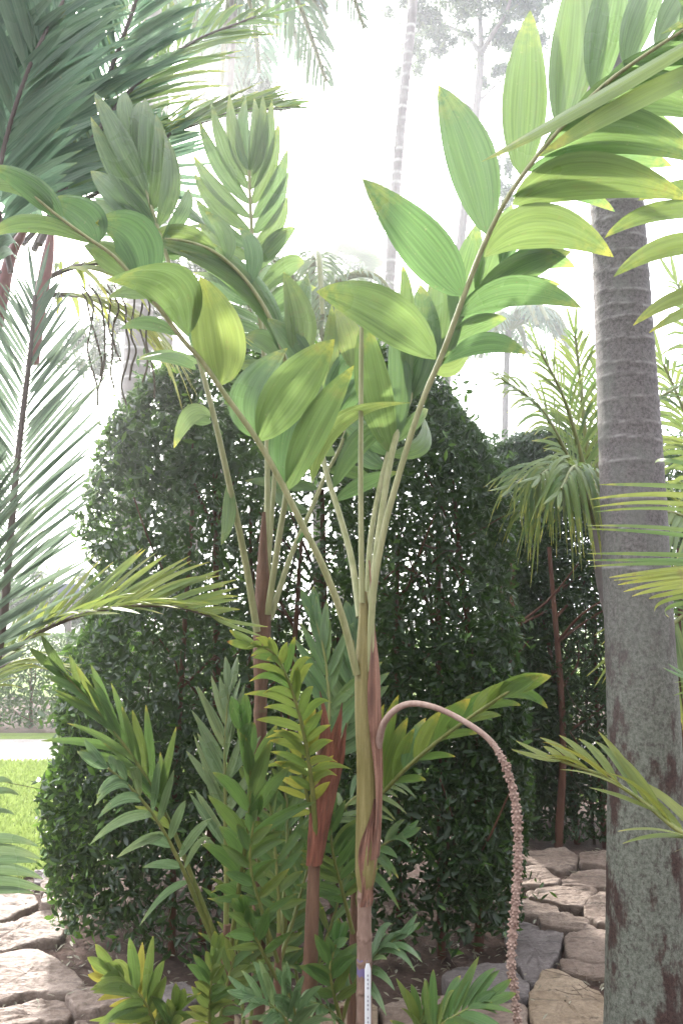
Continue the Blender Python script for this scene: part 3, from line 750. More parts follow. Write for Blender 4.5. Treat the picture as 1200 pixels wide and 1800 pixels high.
ring_z = [zpx(y, TX) for y in (1000, 930, 878, 815, 775, 748, 708, 668, 646, 604, 570, 548, 520, 486, 455, 425, 396, 370, 340, 312, 285, 258, 230, 204, 178)]
z = ring_z[-1]
while z < 5.4: z += 0.062; ring_z.append(z)
base_z = W(1138, 1880, TX)[2]
tp = [(1140, 2120, TX), (1139, 1880, TX), (1137, 1700, TX), (1134, 1500, TX), (1131, 1300, TX), (1120, 1060, TX), (1110, 850, TX), (1098, 620, TX), (1085, 390, TX), (1068, 100, TX), (1040, -400, TX), (1000, -1100, TX)]
hw = [78, 72, 67, 63, 60, 57, 55, 51, 47.5, 44, 40, 40]
P = [W(*p) for p in tp]
ringed(mb, tp, hw, 900, 72, None, rings=ring_z)
mb.build('trunk', M['lichen'], trunk_palm)
topc = W(*tp[-1])
mb = MB(); tube(mb, catmull(np.array([topc, topc + [0, 0, 0.5], topc + [0, 0, 1.1]]), 12), np.linspace(0.085, 0.05, 12), 16); mb.build('crownshaft', M['shaft'], trunk_palm)
for k in range(9):
    a = k * 2.4; dx, dy = math.cos(a), math.sin(a); c = topc + [0, 0, 1.0]
    pts = [c, c + [dx * .6, dy * .6, .65], c + [dx * 1.4, dy * 1.4, .6], c + [dx * 2.0, dy * 2.0, .05]]
    frond(trunk_palm, pts, M['feather'], 26, 0.55, 0.04, 65, 30, (0, 0, 1), 0.35, 0.15, 0.2, 9, 3, world=True, nv=5)

# ================================================================ THE MAIN PALM
main = thing('slender_palm', 'tall slender palm with broad ribbed leaflets and a hanging pinkish flower spike, at the centre', 'palm', (W(639, 2050, 2.4)[0], 2.4, 0))
mb = MB()
rz = [W(600, y, 2.4)[2] for y in (1580, 1648, 1690, 1745, 1800, 1900, 2000)]
ringed(mb, [(640, 2320, 2.4), (640, 1800, 2.4), (640, 1700, 2.4), (640, 1600, 2.4), (640, 1540, 2.4)], [15, 13, 12.5, 11.5, 11.5], 220, 28, None, rings=rz, depthw=0.004, off=0.0022)
stem = mb.build('stem', M['stem'], main)
mb = MB()
tubepx(mb, [(640, 1575, 2.4), (643, 1530, 2.4), (645, 1450, 2.4), (646, 1350, 2.4), (643, 1250, 2.4), (641, 1170, 2.4), (640, 1100, 2.4), (638, 1040, 2.4)], [10, 18, 19, 19, 19, 17, 11, 6], 40, 24)
mb.build('crownshaft', M['shaft'], main)
def shell(mb, pts, hw, a0, a1, n=50, na=22, wr=0.002, flare=0.0, tipn=0.5):
    """a partial sheath wrapped round a stem between two angles (0 = right, -90 = towards the camera)"""
    P = np.array([W(*p) for p in pts]); rm = np.array([a * p[2] / F for a, p in zip(hw, pts)])
    Q = catmull(np.hstack([P, rm[:, None]]), n)
    V = []; uv = []; tt = []
    for i, q in enumerate(Q):
        t = i / (n - 1)
        lo, hi = R(a0 + 14 * math.sin(t * 9)), R(a1 + 10 * math.sin(t * 13 + 1))
        md = (lo + hi) / 2; sh = 1 - max(0, (t - (1 - tipn)) / tipn) ** 2 * 0.85
        for j in range(na):
            u = j / (na - 1); an = md + (lo + (hi - lo) * u - md) * sh
            r = q[3] * (1 + 0.05 * math.sin(u * 26 + t * 3) + flare * (abs(u - .5) * 2) ** 3) + wr * noise.noise(Vector((u * 6, t * 9, 0)))
            V.append((q[0] + r * math.cos(an), q[1] + r * math.sin(an), q[2])); uv.append((u, t)); tt.append(max(0, noise.noise(Vector((u * 5, t * 7, 4)))) * 1.2)
    mb.add(V, gfaces(n, na), uv, tt)
mb = MB()
shell(mb, [(646, 1505, 2.4), (648, 1450, 2.4), (649, 1350, 2.4), (648, 1250, 2.4), (645, 1160, 2.4), (641, 1060, 2.4), (639, 985, 2.4)], [19, 21, 21.5, 21, 19, 13, 9], -82, 75, flare=0.25)
mb.build('dry_sheath', M['sheath'], main)
mb = MB()
shell(mb, [(639, 1590, 2.4), (640, 1560, 2.4), (642, 1500, 2.4), (647, 1440, 2.4), (650, 1400, 2.4)], [12.5, 14, 19, 20, 19], -120, -30, flare=0.15, tipn=0.9)
mb.build('dry_sheath', M['sheath'], main)
mb = MB()
tubepx(mb, [(636, 1060, 2.39), (634, 900, 2.39), (634, 740, 2.39), (635, 600, 2.39), (636, 525, 2.39)], [5.5, 5, 4.6, 4.2, 0.8], 40, 10)
mb.build('spear_leaf', M['stalk'], main)

f1 = [(650, 1180, 2.38), (655, 1050, 2.38), (675, 930, 2.38), (705, 820, 2.38), (740, 710, 2.36), (778, 620, 2.33), (815, 520, 2.29), (850, 430, 2.25), (890, 350, 2.2), (935, 285, 2.16), (985, 225, 2.12), (1060, 150, 2.06), (1150, 85, 1.98), (1270, 10, 1.9)]
s1 = [(766,632, 676,552, 556,512, 92, -.25, .35, 0.12), (812,521, 742,430, 637,315, 98, -.1, .2, 0.0), (856,414, 826,275, 770,150, 98, .1, -.15, 0.03), (915,310, 922,165, 931,18, 92, .15, .1, 0.10),
      (985,232, 1008,85, 1014,-80, 92, .2, -.2, 0.10), (1042,165, 1068,30, 1100,-110, 80, .2, .3, 0.05), (1098,120, 1130,15, 1185,-90, 66, .2, .3, .05), (1150,85, 1190,0, 1250,-70, 55, .2, .3, .05), (1195,55, 1235,-30, 1300,-90, 50, .1, .3, .05),
      (778,640, 852,604, 925,622, 38, .1, .6, 0.0), (808,556, 905,513, 1022,542, 62, .05, .3, 0.02), (850,452, 948,398, 1078,452, 84, -.1, .25, 0.16), (900,360, 1030,312, 1215,352, 92, -.15, .3, 0.18),
      (948,275, 1075,228, 1250,290, 92, -.1, .15, 0.08), (1005,208, 1130,165, 1290,225, 88, -.1, .3, 0.1), (1055,155, 1170,118, 1310,150, 72, -.1, .2, 0.05), (1110,112, 1210,85, 1330,95, 56, -.1, .2, 0.05),
      (925,300, 1060,275, 1180,292, 60, .12, .3, 0.02), (985,230, 1090,205, 1210,250, 62, .12, .3, 0.02), (900,345, 990,330, 1080,372, 40, .2, .4, 0.02), (1175,70, 1240,40, 1330,40, 46, .0, .3, .05)]
traced_frond(main, f1, s1, M['broad'], 6.6, 3.2)

f4 = [(650, 1075, 2.42), (668, 920, 2.5), (690, 790, 2.58), (720, 700, 2.66), (760, 620, 2.72), (820, 540, 2.78), (880, 470, 2.82), (935, 425, 2.85), (985, 385, 2.88)]
s4 = [(700,770, 703,650, 690,575, 46, .1), (716,706, 742,600, 738,500, 72, .1, .2), (740,660, 776,560, 765,458, 82, .1, .1), (712,712, 716,560, 707,466, 30, .0, .2, .12), (790,580, 820,480, 840,392, 62, .1, .3), (838,522, 868,440, 900,360, 58, .1, .3),
      (880,470, 900,410, 925,350, 40, .1, .3), (915,440, 940,390, 965,340, 40, .1, .3),
      (800,565, 880,520, 985,500, 62, .05, .4), (830,535, 905,478, 1004,442, 60, .05, .3), (860,492, 935,455, 1010,470, 48, .05, .2), (905,450, 950,440, 1000,430, 34, .05, .3),
      (772,612, 830,575, 890,560, 40, .1, .5), (750,640, 800,640, 830,600, 40, .1, .5, .2), (720,705, 745,640, 790,590, 50, .1, .3, .05), (840,525, 900,505, 960,520, 40, .1, .3)]
traced_frond(main, f4, s4, M['broad'], 7, 3)

f2 = [(627, 1185, 2.38), (600, 1080, 2.34), (565, 990, 2.30), (530, 920, 2.27), (490, 840, 2.24), (450, 770, 2.21), (400, 700, 2.18), (355, 635, 2.15), (322, 598, 2.12), (285, 548, 2.09), (245, 500, 2.06), (200, 450, 2.03), (150, 415, 2.0), (100, 378, 1.98), (60, 345, 1.96)]
s2 = [(507,862, 552,750, 622,642, 64, -.1, .3, .10), (500,850, 505,760, 545,672, 62, .1, -.2, 0), (457,776, 512,685, 588,596, 92, -.1, .2, .12), (452,770, 440,690, 505,612, 76, .1, -.3, 0.02),
      (388,678, 386,590, 352,486, 104, -.12, .1, .30), (384,672, 352,590, 345,500, 50, .12, .3, 0), (330,592, 296,498, 186,492, 98, -.2, -.35, .12), (312,590, 262,568, 212,578, 26, .05, .4, .05), (258,525, 230,512, 190,524, 30, .05, .3, .1),
      (252,508, 238,420, 168,392, 92, -.05, .2, .0), (236,490, 196,448, 148,432, 62, .0, .2, .12), (165,428, 60,392, -20,418, 34, -.1, .3, .1), (172,428, 150,378, 82,352, 66, .0, .2, 0.0), (108,388, 60,330, -20,292, 50, -.1, .3, .0), (95,372, 30,320, -60,330, 44, .0, .3, .1),
      (345,650, 300,628, 242,632, 22, .1, .4, 0.05)]
traced_frond(main, f2, s2, M['broad'], 7, 2.6)

f3 = [(632, 1085, 2.42), (618, 985, 2.5), (595, 900, 2.56), (572, 825, 2.62), (556, 740, 2.68), (545, 660, 2.72), (530, 590, 2.76), (512, 520, 2.8)]
s3 = [(522,640, 528,565, 498,478, 60, .05, .1, .2), (545,655, 512,600, 470,560, 50, .05, .3), (576,700, 580,630, 583,535, 34, .05, .2, .2), (620,650, 612,590, 590,535, 50, .1, .2, .35), (570,760, 620,690, 668,655, 40, .1, .2), (548,850, 595,742, 722,708, 34, -.4, .4, .25),
      (560,800, 530,720, 520,660, 50, .1, .2), (585,860, 640,770, 700,750, 44, .1, .3), (690,800, 656,680, 640,556, 66, -.25, .15, .12), (560,770, 600,660, 640,600, 50, .15, .3), (565,790, 500,740, 450,720, 46, .1, .3), (590,880, 640,850, 700,830, 30, .1, .4)]
traced_frond(main, f3, s3, M['broad'], 6.5, 3)
f5 = [(645, 1060, 2.44), (650, 960, 2.52), (662, 880, 2.58), (678, 810, 2.64), (700, 740, 2.7), (716, 680, 2.76)]
s5 = [(684,800, 640,760, 598,740, 46, .1, .3), (690,780, 730,740, 752,720, 30, .1, .3), (676,820, 640,800, 610,760, 36, .1, .4), (700,750, 700,690, 690,620, 42, .1, .2), (690,770, 660,730, 655,690, 44, .1, .1), (680,800, 745,778, 740,725, 34, .2, .3)]
traced_frond(main, f5, s5, M['broad'], 6, 3)

# the hanging flower spike: smooth peduncle, then a knobbly rope
mb = MB()
pk = [(664, 1312, 2.38), (674, 1272, 2.34), (700, 1244, 2.3), (735, 1237, 2.27), (785, 1252, 2.24), (848, 1290, 2.21), (880, 1330, 2.2), (900, 1385, 2.2), (909, 1450, 2.2), (910, 1520, 2.2), (904, 1600, 2.2), (898, 1680, 2.2), (903, 1750, 2.2), (914, 1830, 2.2), (918, 1880, 2.2)]
hwk = [7, 6, 5.6, 5.2, 5, 5, 5.4, 5.6, 5.8, 5.8, 5.6, 5.2, 4.8, 4, 3]
Q = tubepx(mb, pk, hwk, 180, 12)
C = Q[:, :3]; T = nrm(np.gradient(C, axis=0))
Ls = np.concatenate([[0], np.cumsum(np.linalg.norm(np.diff(C, axis=0), axis=1))])
oct_v = np.array([[1, 0, 0], [-1, 0, 0], [0, 1, 0], [0, -1, 0], [0, 0, 1], [0, 0, -1]], float)
def bud(mb, c, ax, r, ln, tint):
    ax = nrm(ax); A = nrm(np.cross(ax, [0.3, 0.2, 0.9])); B = np.cross(ax, A); ns = 6
    V = []
    for q, (l, k) in enumerate(((0, .8), (.35, 1.0), (.75, .8), (1.0, .25))):
        for j in range(ns):
            a = j * math.tau / ns; V.append(c + ax * ln * l + (A * math.cos(a) + B * math.sin(a)) * r * k)
    mb.add(V, gfaces(4, ns, True), None, tint)
s = 0.44; row = 0
while s < Ls[-1] - 0.01:
    i = min(np.searchsorted(Ls, s), len(C) - 1); c = C[i]; t = T[i]; r = Q[i, 3]
    A = nrm(np.cross(t, [0, 1, 0.1])); B = np.cross(t, A)
    g = min(1, (s - 0.40) / 0.12)
    for j in range(6):
        a = j * math.tau / 6 + row * 0.62 + rng.normal(0, 0.08)
        o = A * math.cos(a) + B * math.sin(a)
        ax = o + t * rng.uniform(-0.15, 0.45)
        bud(mb, c + o * r * 0.8, ax, 0.0033 * g + 0.0008, 0.0078 * g * rng.uniform(0.5, 1.35), rng.uniform(0, 0.7) * (rng.random() < .35))
    s += 0.0098; row += 1
mb.build('flower_spike', M['spike'], main)
# plant tag tied on the stem
mb = MB()
c0, c1 = W(646, 1692, 2.36), W(646, 1830, 2.36); wd = 0.0085
n = 14; V = []; uvs = []
for i in range(n):
    t = i / (n - 1); c = c0 * (1 - t) + c1 * t
    for x in (-1, -.4, .4, 1): V.append(c + np.array([wd * x * (0.45 if i == 0 else 1), -0.004 - 0.003 * (1 - x * x), 0]))
V = np.array(V); mb.add(V, gfaces(n, 4)); mb.add(V + [0, 0.0012, 0], gfaces(n, 4)[:, ::-1])
tg = mb.build('tag', M['tag'], main, False)
mb = MB()
for k in range(15):
    zc = c0[2] - 0.028 - k * 0.011; 
    if k % 5 == 4: continue
    w_ = rng.uniform(0.0015, 0.003)
    V = np.array([[c0[0] - w_, 0, zc], [c0[0] + w_, 0, zc], [c0[0] + w_, 0, zc - 0.0055], [c0[0] - w_, 0, zc - 0.0055]]); V[:, 1] = c0[1] - 0.0082
    mb.add(V, np.array([[0, 1, 2, 3]]))
mb.build('tag_marks', M['ink'], tg, False)
mb = MB()
ang = np.linspace(R(-165), R(-60), 14); V = []
for i, zz in enumerate((1712, 1704, 1690, 1684)):
    q = W(640, zz, 2.4)
    for a in ang: V.append((q[0] + 0.0222 * math.cos(a), q[1] + 0.0222 * math.sin(a), q[2] + 0.003 * math.sin(a * 9 + i * 2)))
mb.add(V, gfaces(4, 14)); mb.build('paint_mark', M['violet'], main)

# ================================================================ SECOND PALM OF THE CLUMP
sec = thing('slender_palm', 'second slender palm with a brown shaft, standing left behind the main one', 'palm', (W(458, 1800, 2.95)[0], 2.95, 0))
mb = MB()
ringed(mb, [(452, 2050, 2.95), (454, 1750, 2.95), (456, 1500, 2.95), (457, 1300, 2.95), (459, 1190, 2.95)], [13, 11.5, 11, 11, 11], 200, 24, None, rings=[W(600, y, 2.95)[2] for y in (1850, 1700, 1560, 1470, 1380, 1310, 1250)], depthw=0.004, off=0.0025)
mb.build('stem', M['brownstem'], sec)
mb = MB(); tubepx(mb, [(459, 1200, 2.95), (460, 1150, 2.95), (462, 1050, 2.95), (462, 980, 2.95), (464, 900, 2.95)], [12, 15, 14, 9, 3], 30, 18); mb.build('crownshaft', M['brownstem'], sec)
def bs(*a): return a
g1 = [(452, 1110, 2.92), (430, 980, 2.86), (405, 860, 2.8), (378, 740, 2.75), (352, 640, 2.72), (318, 530, 2.72), (290, 440, 2.75), (262, 350, 2.8), (240, 280, 2.85)]
sg1 = [(376,738, 338,728, 306,788, 34, -.1, .3, .15), (372,742, 350,738, 330,735, 20, .0, .3), (400,850, 402,905, 389,958, 26, 0, .3, .12), (352,640, 300,625, 246,628, 20, 0, .4, .05),
       (283,432, 215,385, 150,355, 60, .1, .2, .02), (276,408, 215,350, 160,300, 56, .1, .2), (270,385, 212,310, 160,205, 46, .1, .3), (262,352, 215,255, 165,160, 44, .1, .2), (248,300, 225,210, 220,160, 40, .1, .3), (240,285, 245,215, 250,180, 36, .1, .2),
       (255,330, 262,240, 255,172, 42, .1, .2), (266,370, 285,290, 275,200, 44, .1, .2), (276,400, 300,320, 290,235, 40, .1, .3), (284,425, 322,370, 332,330, 30, .1, .2), (290,440, 310,440, 350,400, 30, .1, .2), (295,455, 250,450, 200,470, 44, .1, .3)]
traced_frond(sec, g1, sg1, M['upright'], 6.5, 3, pleats=4)
g2 = [(462, 1090, 2.95), (468, 960, 3.0), (470, 830, 3.05), (468, 700, 3.1), (462, 600, 3.12), (452, 520, 3.13), (445, 440, 3.14), (440, 360, 3.15), (438, 300, 3.15)]
sg2 = []
for k, (y, tl, tr) in enumerate([(455, (350,390), (500,400)), (435, (345,350), (505,345)), (410, (342,305), (508,300)), (385, (340,272), (505,262)), (360, (350,212), (490,215)), (335, (372,182), (478,175)), (312, (403,165), (462,168)), (300, (432,168), (447,172))]):
    x = 438 + (y - 300) * 0.05
    for q, tpx in enumerate((tl, tr)):
        mx, my = x * .5 + tpx[0] * .5 + (-8 if q == 0 else 8), y * .5 + tpx[1] * .5 + 8
        sg2.append((x, y, mx, my, tpx[0], tpx[1], 31, .1, rng.uniform(-.3, .5), rng.uniform(0, .22)))
sg2 += [(452,520, 500,470, 535,462, 40, .1, .2), (460,560, 505,520, 555,505, 44, .1, .3), (455,530, 400,500, 360,440, 46, .1, .3), (448,480, 480,430, 520,400, 36, .1, .3)]
traced_frond(sec, g2, sg2, M['upright'], 6, 3, pleats=4)
g3 = [(470, 1080, 2.93), (488, 960, 2.9), (505, 850, 2.88), (512, 740, 2.86), (506, 660, 2.84), (495, 612, 2.82), (470, 550, 2.8), (430, 490, 2.78), (380, 445, 2.76), (330, 425, 2.76), (290, 420, 2.76)]
sg3 = [(495,612, 430,500, 300,440, 40, -.1, .5, .05), (500,630, 455,510, 370,425, 44, .05, .3, .0), (470,552, 390,470, 245,418, 44, -.1, .4, .12), (430,490, 350,440, 255,440, 36, .0, .3, .1), (380,445, 320,410, 250,425, 36, .0, .3, .2), (500,640, 470,600, 430,590, 40, .1, .2),
       (505,700, 460,650, 410,640, 40, .1, .2), (490,600, 530,540, 540,480, 44, .1, .2), (440,500, 445,440, 420,400, 36, .1, .1), (400,460, 395,410, 360,370, 34, .1, .1)]
traced_frond(sec, g3, sg3, M['broad'], 6, 2.5, pleats=3)
g4 = [(474, 1090, 2.96), (510, 980, 3.05), (545, 900, 3.12), (570, 840, 3.18), (600, 780, 3.22), (615, 720, 3.25)]
sg4 = [(560,860, 500,850, 430,845, 26, .1, .4), (590,800, 540,760, 520,700, 46, .1, .2), (600,780, 650,740, 690,740, 36, .1, .3), (610,740, 640,680, 640,610, 44, .1, .2), (610,730, 570,680, 560,620, 44, .1, .2), (545,900, 500,880, 480,850, 26, .1, .3), (575,830, 620,830, 665,860, 26, .1, .3)]
traced_frond(sec, g4, sg4 + [(470,1060, 478,1050, 487,1040, 6), (500,1005, 505,995, 512,985, 6), (520,960, 528,945, 536,930, 6)], M['broad'], 5.5, 2.5)
# shiny small-leaved frond in the gap
g5 = [(466, 1060, 3.0), (478, 900, 3.1), (486, 760, 3.18), (480, 640, 3.22), (460, 560, 3.24), (430, 490, 3.26), (395, 430, 3.28), (360, 395, 3.3)]
frond(sec, g5, M['silver'], 11, 0.24, 0.062, 72, 35, (0.3, -0.8, 0.8), 0.12, 0.0, 0.42, 5, 2.5, nu=9, nv=10, pleats=3, stalk='stalk', belly=0.45)

# ================================================================ YOUNG PALMS OF THE CLUMP
def base_of(px, d): return (W(px, 1700, d)[0], d, 0)
def stemtube(root, pts, hw, mat='brownstem', name='stem'):
    mb = MB(); P0 = W(*pts[0]); 
    tubepx(mb, pts, hw, 40, 14, rough=0.02); return mb.build(name, M[mat], root)
def down(px, d):  # pixel row where a stem at this depth meets the ground
    r = None
    y = 1800
    while W(px, y, d)[2] > 0 and y < 3200: y += 10
    return (px, y, d)
GR = 'young palms crowded at the foot of the clump'
# A: leftmost, four long stalks
a = thing('young_palm', 'young palm with long bending leaf stalks spread left over the bed, brown sheathed foot', 'young palm', base_of(399, 2.6), GR)
stemtube(a, [down(399, 2.6), (399, 1800, 2.6), (399, 1720, 2.6), (399, 1660, 2.6), (400, 1625, 2.6)], [12, 12, 11, 9, 6])
frond(a, [(392, 1680, 2.6), (345, 1560, 2.55), (296, 1440, 2.5), (240, 1340, 2.44), (175, 1255, 2.38), (118, 1190, 2.32)], M['sucker'], 15, 0.24, 0.034, 24, 12, (0.5, -0.9, 0.5), 0.06, 0.1, 0.42, 5, 2, nu=5, nv=10, pleats=1, tint=0.05)
frond(a, [(390, 1690, 2.6), (352, 1600, 2.56), (318, 1520, 2.5), (275, 1440, 2.44), (230, 1385, 2.38), (190, 1350, 2.33)], M['silver'], 8, 0.19, 0.036, 52, 30, (0.2, -0.8, 0.7), 0.22, 0.15, 0.36, 5, 2, nu=5, nv=10, pleats=1)
frond(a, [(398, 1670, 2.6), (398, 1540, 2.62), (396, 1420, 2.64), (396, 1310, 2.66), (402, 1220, 2.68)], M['silver'], 14, 0.21, 0.034, 44, 16, (-0.3, -1, 0.1), 0.02, 0.1, 0.32, 5, 2, nu=5, nv=10, pleats=1, tint=0.15)
frond(a, [(404, 1680, 2.6), (420, 1560, 2.5), (436, 1450, 2.42), (440, 1360, 2.38), (430, 1290, 2.36)], M['sucker'], 8, 0.20, 0.05, 44, 15, (0.3, -1, 0.1), 0.1, 0.1, 0.3, 5, 2, nu=7, nv=10, pleats=2)
# B: tall brown stem with the sick yellow frond
b = thing('young_palm', 'young palm with a reddish brown stem, dried red sheaths and a yellow spotted leaf', 'young palm', base_of(545, 2.5), GR)
stemtube(b, [down(541, 2.5), (541, 1800, 2.5), (547, 1650, 2.5), (553, 1500, 2.5), (560, 1380, 2.5), (566, 1300, 2.5)], [15, 14, 12, 10, 9, 6])
mb = MB()
shell(mb, [(552, 1520, 2.49), (560, 1440, 2.48), (572, 1360, 2.47), (588, 1290, 2.46), (600, 1235, 2.45)], [10, 12, 13, 10, 3], -170, 10, flare=0.4, tipn=0.8)
shell(mb, [(556, 1500, 2.51), (566, 1420, 2.51), (570, 1340, 2.52), (566, 1260, 2.52), (560, 1215, 2.52)], [11, 13, 12, 8, 3], -150, 20, flare=0.4, tipn=0.8)
shell(mb, [(560, 1480, 2.5), (575, 1400, 2.5), (592, 1330, 2.5), (606, 1270, 2.5)], [9, 10, 9, 3], -150, 20, flare=0.5, tipn=0.8)
mb.build('dry_sheath', M['redsheath'], b)
frond(b, [(556, 1480, 2.48), (548, 1380, 2.42), (534, 1290, 2.36), (512, 1210, 2.31), (482, 1150, 2.27), (452, 1135, 2.24)], M['mottled'], 16, 0.17, 0.026, 50, 16, (-0.2, -1, 0.4), 0.3, 0.15, 0.25, 5, 2, nu=5, nv=10, pleats=1, tint=0.16, jit=0.25, lab='yellow and brown spotted leaf bending to the left')
frond(b, [(562, 1440, 2.52), (572, 1330, 2.58), (578, 1240, 2.64), (570, 1150, 2.7), (555, 1090, 2.74)], M['sucker'], 9, 0.21, 0.045, 42, 10, (0.1, -1, 0.1), 0.02, 0.1, 0.28, 5, 2, nu=9, nv=10, pleats=3)
frond(b, [(560, 1460, 2.5), (540, 1400, 2.45), (532, 1340, 2.42), (540, 1280, 2.4)], M['mottled'], 7, 0.12, 0.028, 60, 30, (0, -1, 0.3), 0.15, 0.1, 0.2, 4, 2, nu=5, nv=10, pleats=1, tint=0.5, jit=0.25)
frond(b, [(566, 1440, 2.56), (590, 1340, 2.66), (612, 1260, 2.74), (622, 1180, 2.8), (620, 1110, 2.84)], M['upright'], 9, 0.21, 0.048, 46, 14, (0.1, -1, 0.3), 0.1, 0.1, 0.25, 5, 2, nu=9, nv=10, pleats=2)
frond(b, [(560, 1500, 2.55), (585, 1450, 2.6), (615, 1410, 2.64), (660, 1380, 2.66), (700, 1372, 2.68)], M['sucker'], 8, 0.15, 0.028, 55, 25, (0, -0.4, 1), 0.2, 0.1, 0.2, 4, 2, nu=5, nv=10, pleats=1, tint=0.1)
# C: green mid sucker
c = thing('young_palm', 'small bright green palm seedling between the second palm and the red-sheathed one', 'young palm', base_of(488, 2.55), GR)
stemtube(c, [down(486, 2.55), (486, 1800, 2.55), (488, 1720, 2.55), (490, 1640, 2.55)], [9, 8, 7, 4])
for pts, n_, L_, w_, tn in (([(490, 1700, 2.55), (490, 1600, 2.56), (484, 1500, 2.58), (474, 1410, 2.6)], 8, .14, .030, .05), ([(488, 1690, 2.53), (460, 1600, 2.46), (440, 1520, 2.42), (446, 1440, 2.4)], 6, .13, .036, .02),
                       ([(492, 1690, 2.56), (520, 1600, 2.6), (540, 1530, 2.64), (560, 1470, 2.66)], 7, .13, .028, .05), ([(486, 1720, 2.5), (455, 1660, 2.42), (432, 1610, 2.38)], 4, .12, .042, .02), ([(489, 1700, 2.6), (500, 1560, 2.7), (505, 1440, 2.78), (500, 1370, 2.8)], 8, .16, .032, .1)):
    frond(c, pts, M['sucker'], n_, L_, w_, 55, 18, (0, -1, 0.3), 0.1, 0.12, 0.3, 4, 1.8, nu=7, nv=10, pleats=2, tint=tn)
# D: leaf reaching right
d = thing('young_palm', 'young palm behind the main stem with a long leaf reaching past the flower spike', 'young palm', base_of(628, 2.7), GR)
stemtube(d, [down(620, 2.7), (620, 1800, 2.7), (622, 1650, 2.7), (624, 1540, 2.7)], [11, 10, 8, 6])
dp = [(626, 1570, 2.7), (636, 1450, 2.66), (690, 1375, 2.6), (760, 1310, 2.52), (830, 1258, 2.45), (895, 1215, 2.4), (945, 1192, 2.38)]
sd_ = []
for k_, (bx_, by_, tx_, ty_) in enumerate([(652,1415,674,1238), (662,1402,700,1222), (676,1390,716,1262), (694,1376,728,1280), (712,1358,748,1262), (730,1342,775,1250), (748,1326,800,1238), (768,1306,826,1228), (788,1290,848,1216), (808,1276,872,1208), (832,1258,898,1200), (856,1240,925,1192), (878,1226,948,1188), (898,1214,968,1188),
                                            (900,1213,962,1245), (880,1224,945,1232), (850,1246,915,1240), (815,1272,880,1258), (775,1300,838,1290), (735,1336,800,1330), (690,1376,748,1372)]):
    side_ = k_ >= 14
    mx_, my_ = (bx_ + tx_) / 2 + (3 if side_ else -7), (by_ + ty_) / 2 + (-7 if side_ else -3)
    sd_.append((bx_, by_, mx_, my_, tx_, ty_, (16 if side_ else 31) * rng.uniform(.8, 1.15), rng.uniform(-.1, .12), rng.uniform(-.1, .7), max(0, rng.normal(.06, .08))))
traced_frond(d, dp, sd_, M['mottled'], 4.5, 2, pleats=2, stalk='stalkg', nu=9)
frond(d, [(624, 1600, 2.7), (640, 1530, 2.66), (668, 1490, 2.62), (700, 1470, 2.6)], M['sucker'], 7, 0.14, 0.034, 48, 20, (0, -0.6, 0.8), 0.25, 0.1, 0.25, 4, 2, nu=5, pleats=1)
frond(d, [(620, 1640, 2.66), (600, 1560, 2.6), (585, 1500, 2.56), (580, 1440, 2.55)], M['sucker'], 8, 0.17, 0.04, 52, 20, (0, -1, 0.3), 0.1, 0.1, 0.25, 4, 2, nu=5, pleats=1)
# E: low frond right of the stem foot
e = thing('young_palm', 'low seedling palm whose leaves lean out both sides of the main stem foot', 'young palm', base_of(606, 2.5), GR)
stemtube(e, [down(598, 2.5), (598, 1830, 2.5), (602, 1770, 2.5)], [7, 6, 4])
frond(e, [(602, 1790, 2.5), (620, 1735, 2.48), (652, 1690, 2.46), (695, 1650, 2.44)], M['silver'], 9, 0.16, 0.034, 42, 15, (0, -0.4, 1), 0.25, 0.1, 0.25, 4, 2, nu=5, pleats=1)
frond(e, [(600, 1800, 2.5), (585, 1740, 2.46), (580, 1700, 2.44), (590, 1660, 2.44)], M['sucker'], 6, 0.12, 0.04, 52, 20, (0, -1, 0.4), 0.1, 0.1, 0.2, 4, 2, nu=5, pleats=1)
frond(e, [(602, 1800, 2.5), (570, 1770, 2.42), (545, 1762, 2.38)], M['silver'], 6, 0.12, 0.03, 50, 20, (0, -0.5, 1), 0.25, 0.1, 0.2, 4, 2, nu=5, pleats=1)
# F..I: tufts at the lower edge
def tuft(px, py, d, lab, fr, mat='sucker', tint=0.05):
    o = thing('young_palm', lab, 'young palm', (W(px, py, d)[0], d, 0), GR)
    stemtube(o, [down(px, d), (px, py + 60, d), (px, py, d)], [6, 5, 3])
    for pts, n_, L_, w_, mt, tn in fr:
        frond(o, pts, M[mt], n_, L_, w_, 48, 16, (0, -0.7, 0.8), 0.15, 0.15, 0.22, 3.5, 1.5, nu=5, nv=9, pleats=1, tint=tn)
    return o
tuft(740, 1850, 2.2, 'fresh green leaf tuft at the bottom edge right of the main stem', [([(738, 1860, 2.2), (760, 1815, 2.16), (800, 1785, 2.12), (845, 1762, 2.1)], 10, .16, .030, 'sucker', .05), ([(735, 1860, 2.2), (735, 1815, 2.2), (745, 1775, 2.2)], 6, .12, .026, 'sucker', .05)])
tuft(520, 1850, 2.2, 'silvery striped leaf tuft at the bottom edge between two brown stems', [([(520, 1860, 2.2), (505, 1800, 2.15), (480, 1770, 2.1), (446, 1752, 2.06)], 9, .16, .024, 'silver', 0), ([(522, 1860, 2.2), (520, 1790, 2.16), (508, 1745, 2.14)], 7, .14, .024, 'silver', 0)])
tuft(285, 1850, 2.35, 'low seedling palm with a yellow leaf tip at the bottom edge on the left', [([(285, 1850, 2.35), (272, 1800, 2.3), (250, 1755, 2.26), (205, 1712, 2.22)], 9, .17, .036, 'sucker', .12), ([(290, 1860, 2.35), (300, 1820, 2.3), (308, 1780, 2.28)], 5, .14, .04, 'sucker', .1), ([(285, 1855, 2.35), (262, 1790, 2.34), (225, 1735, 2.3), (200, 1722, 2.28)], 5, .13, .032, 'sucker', .75)])
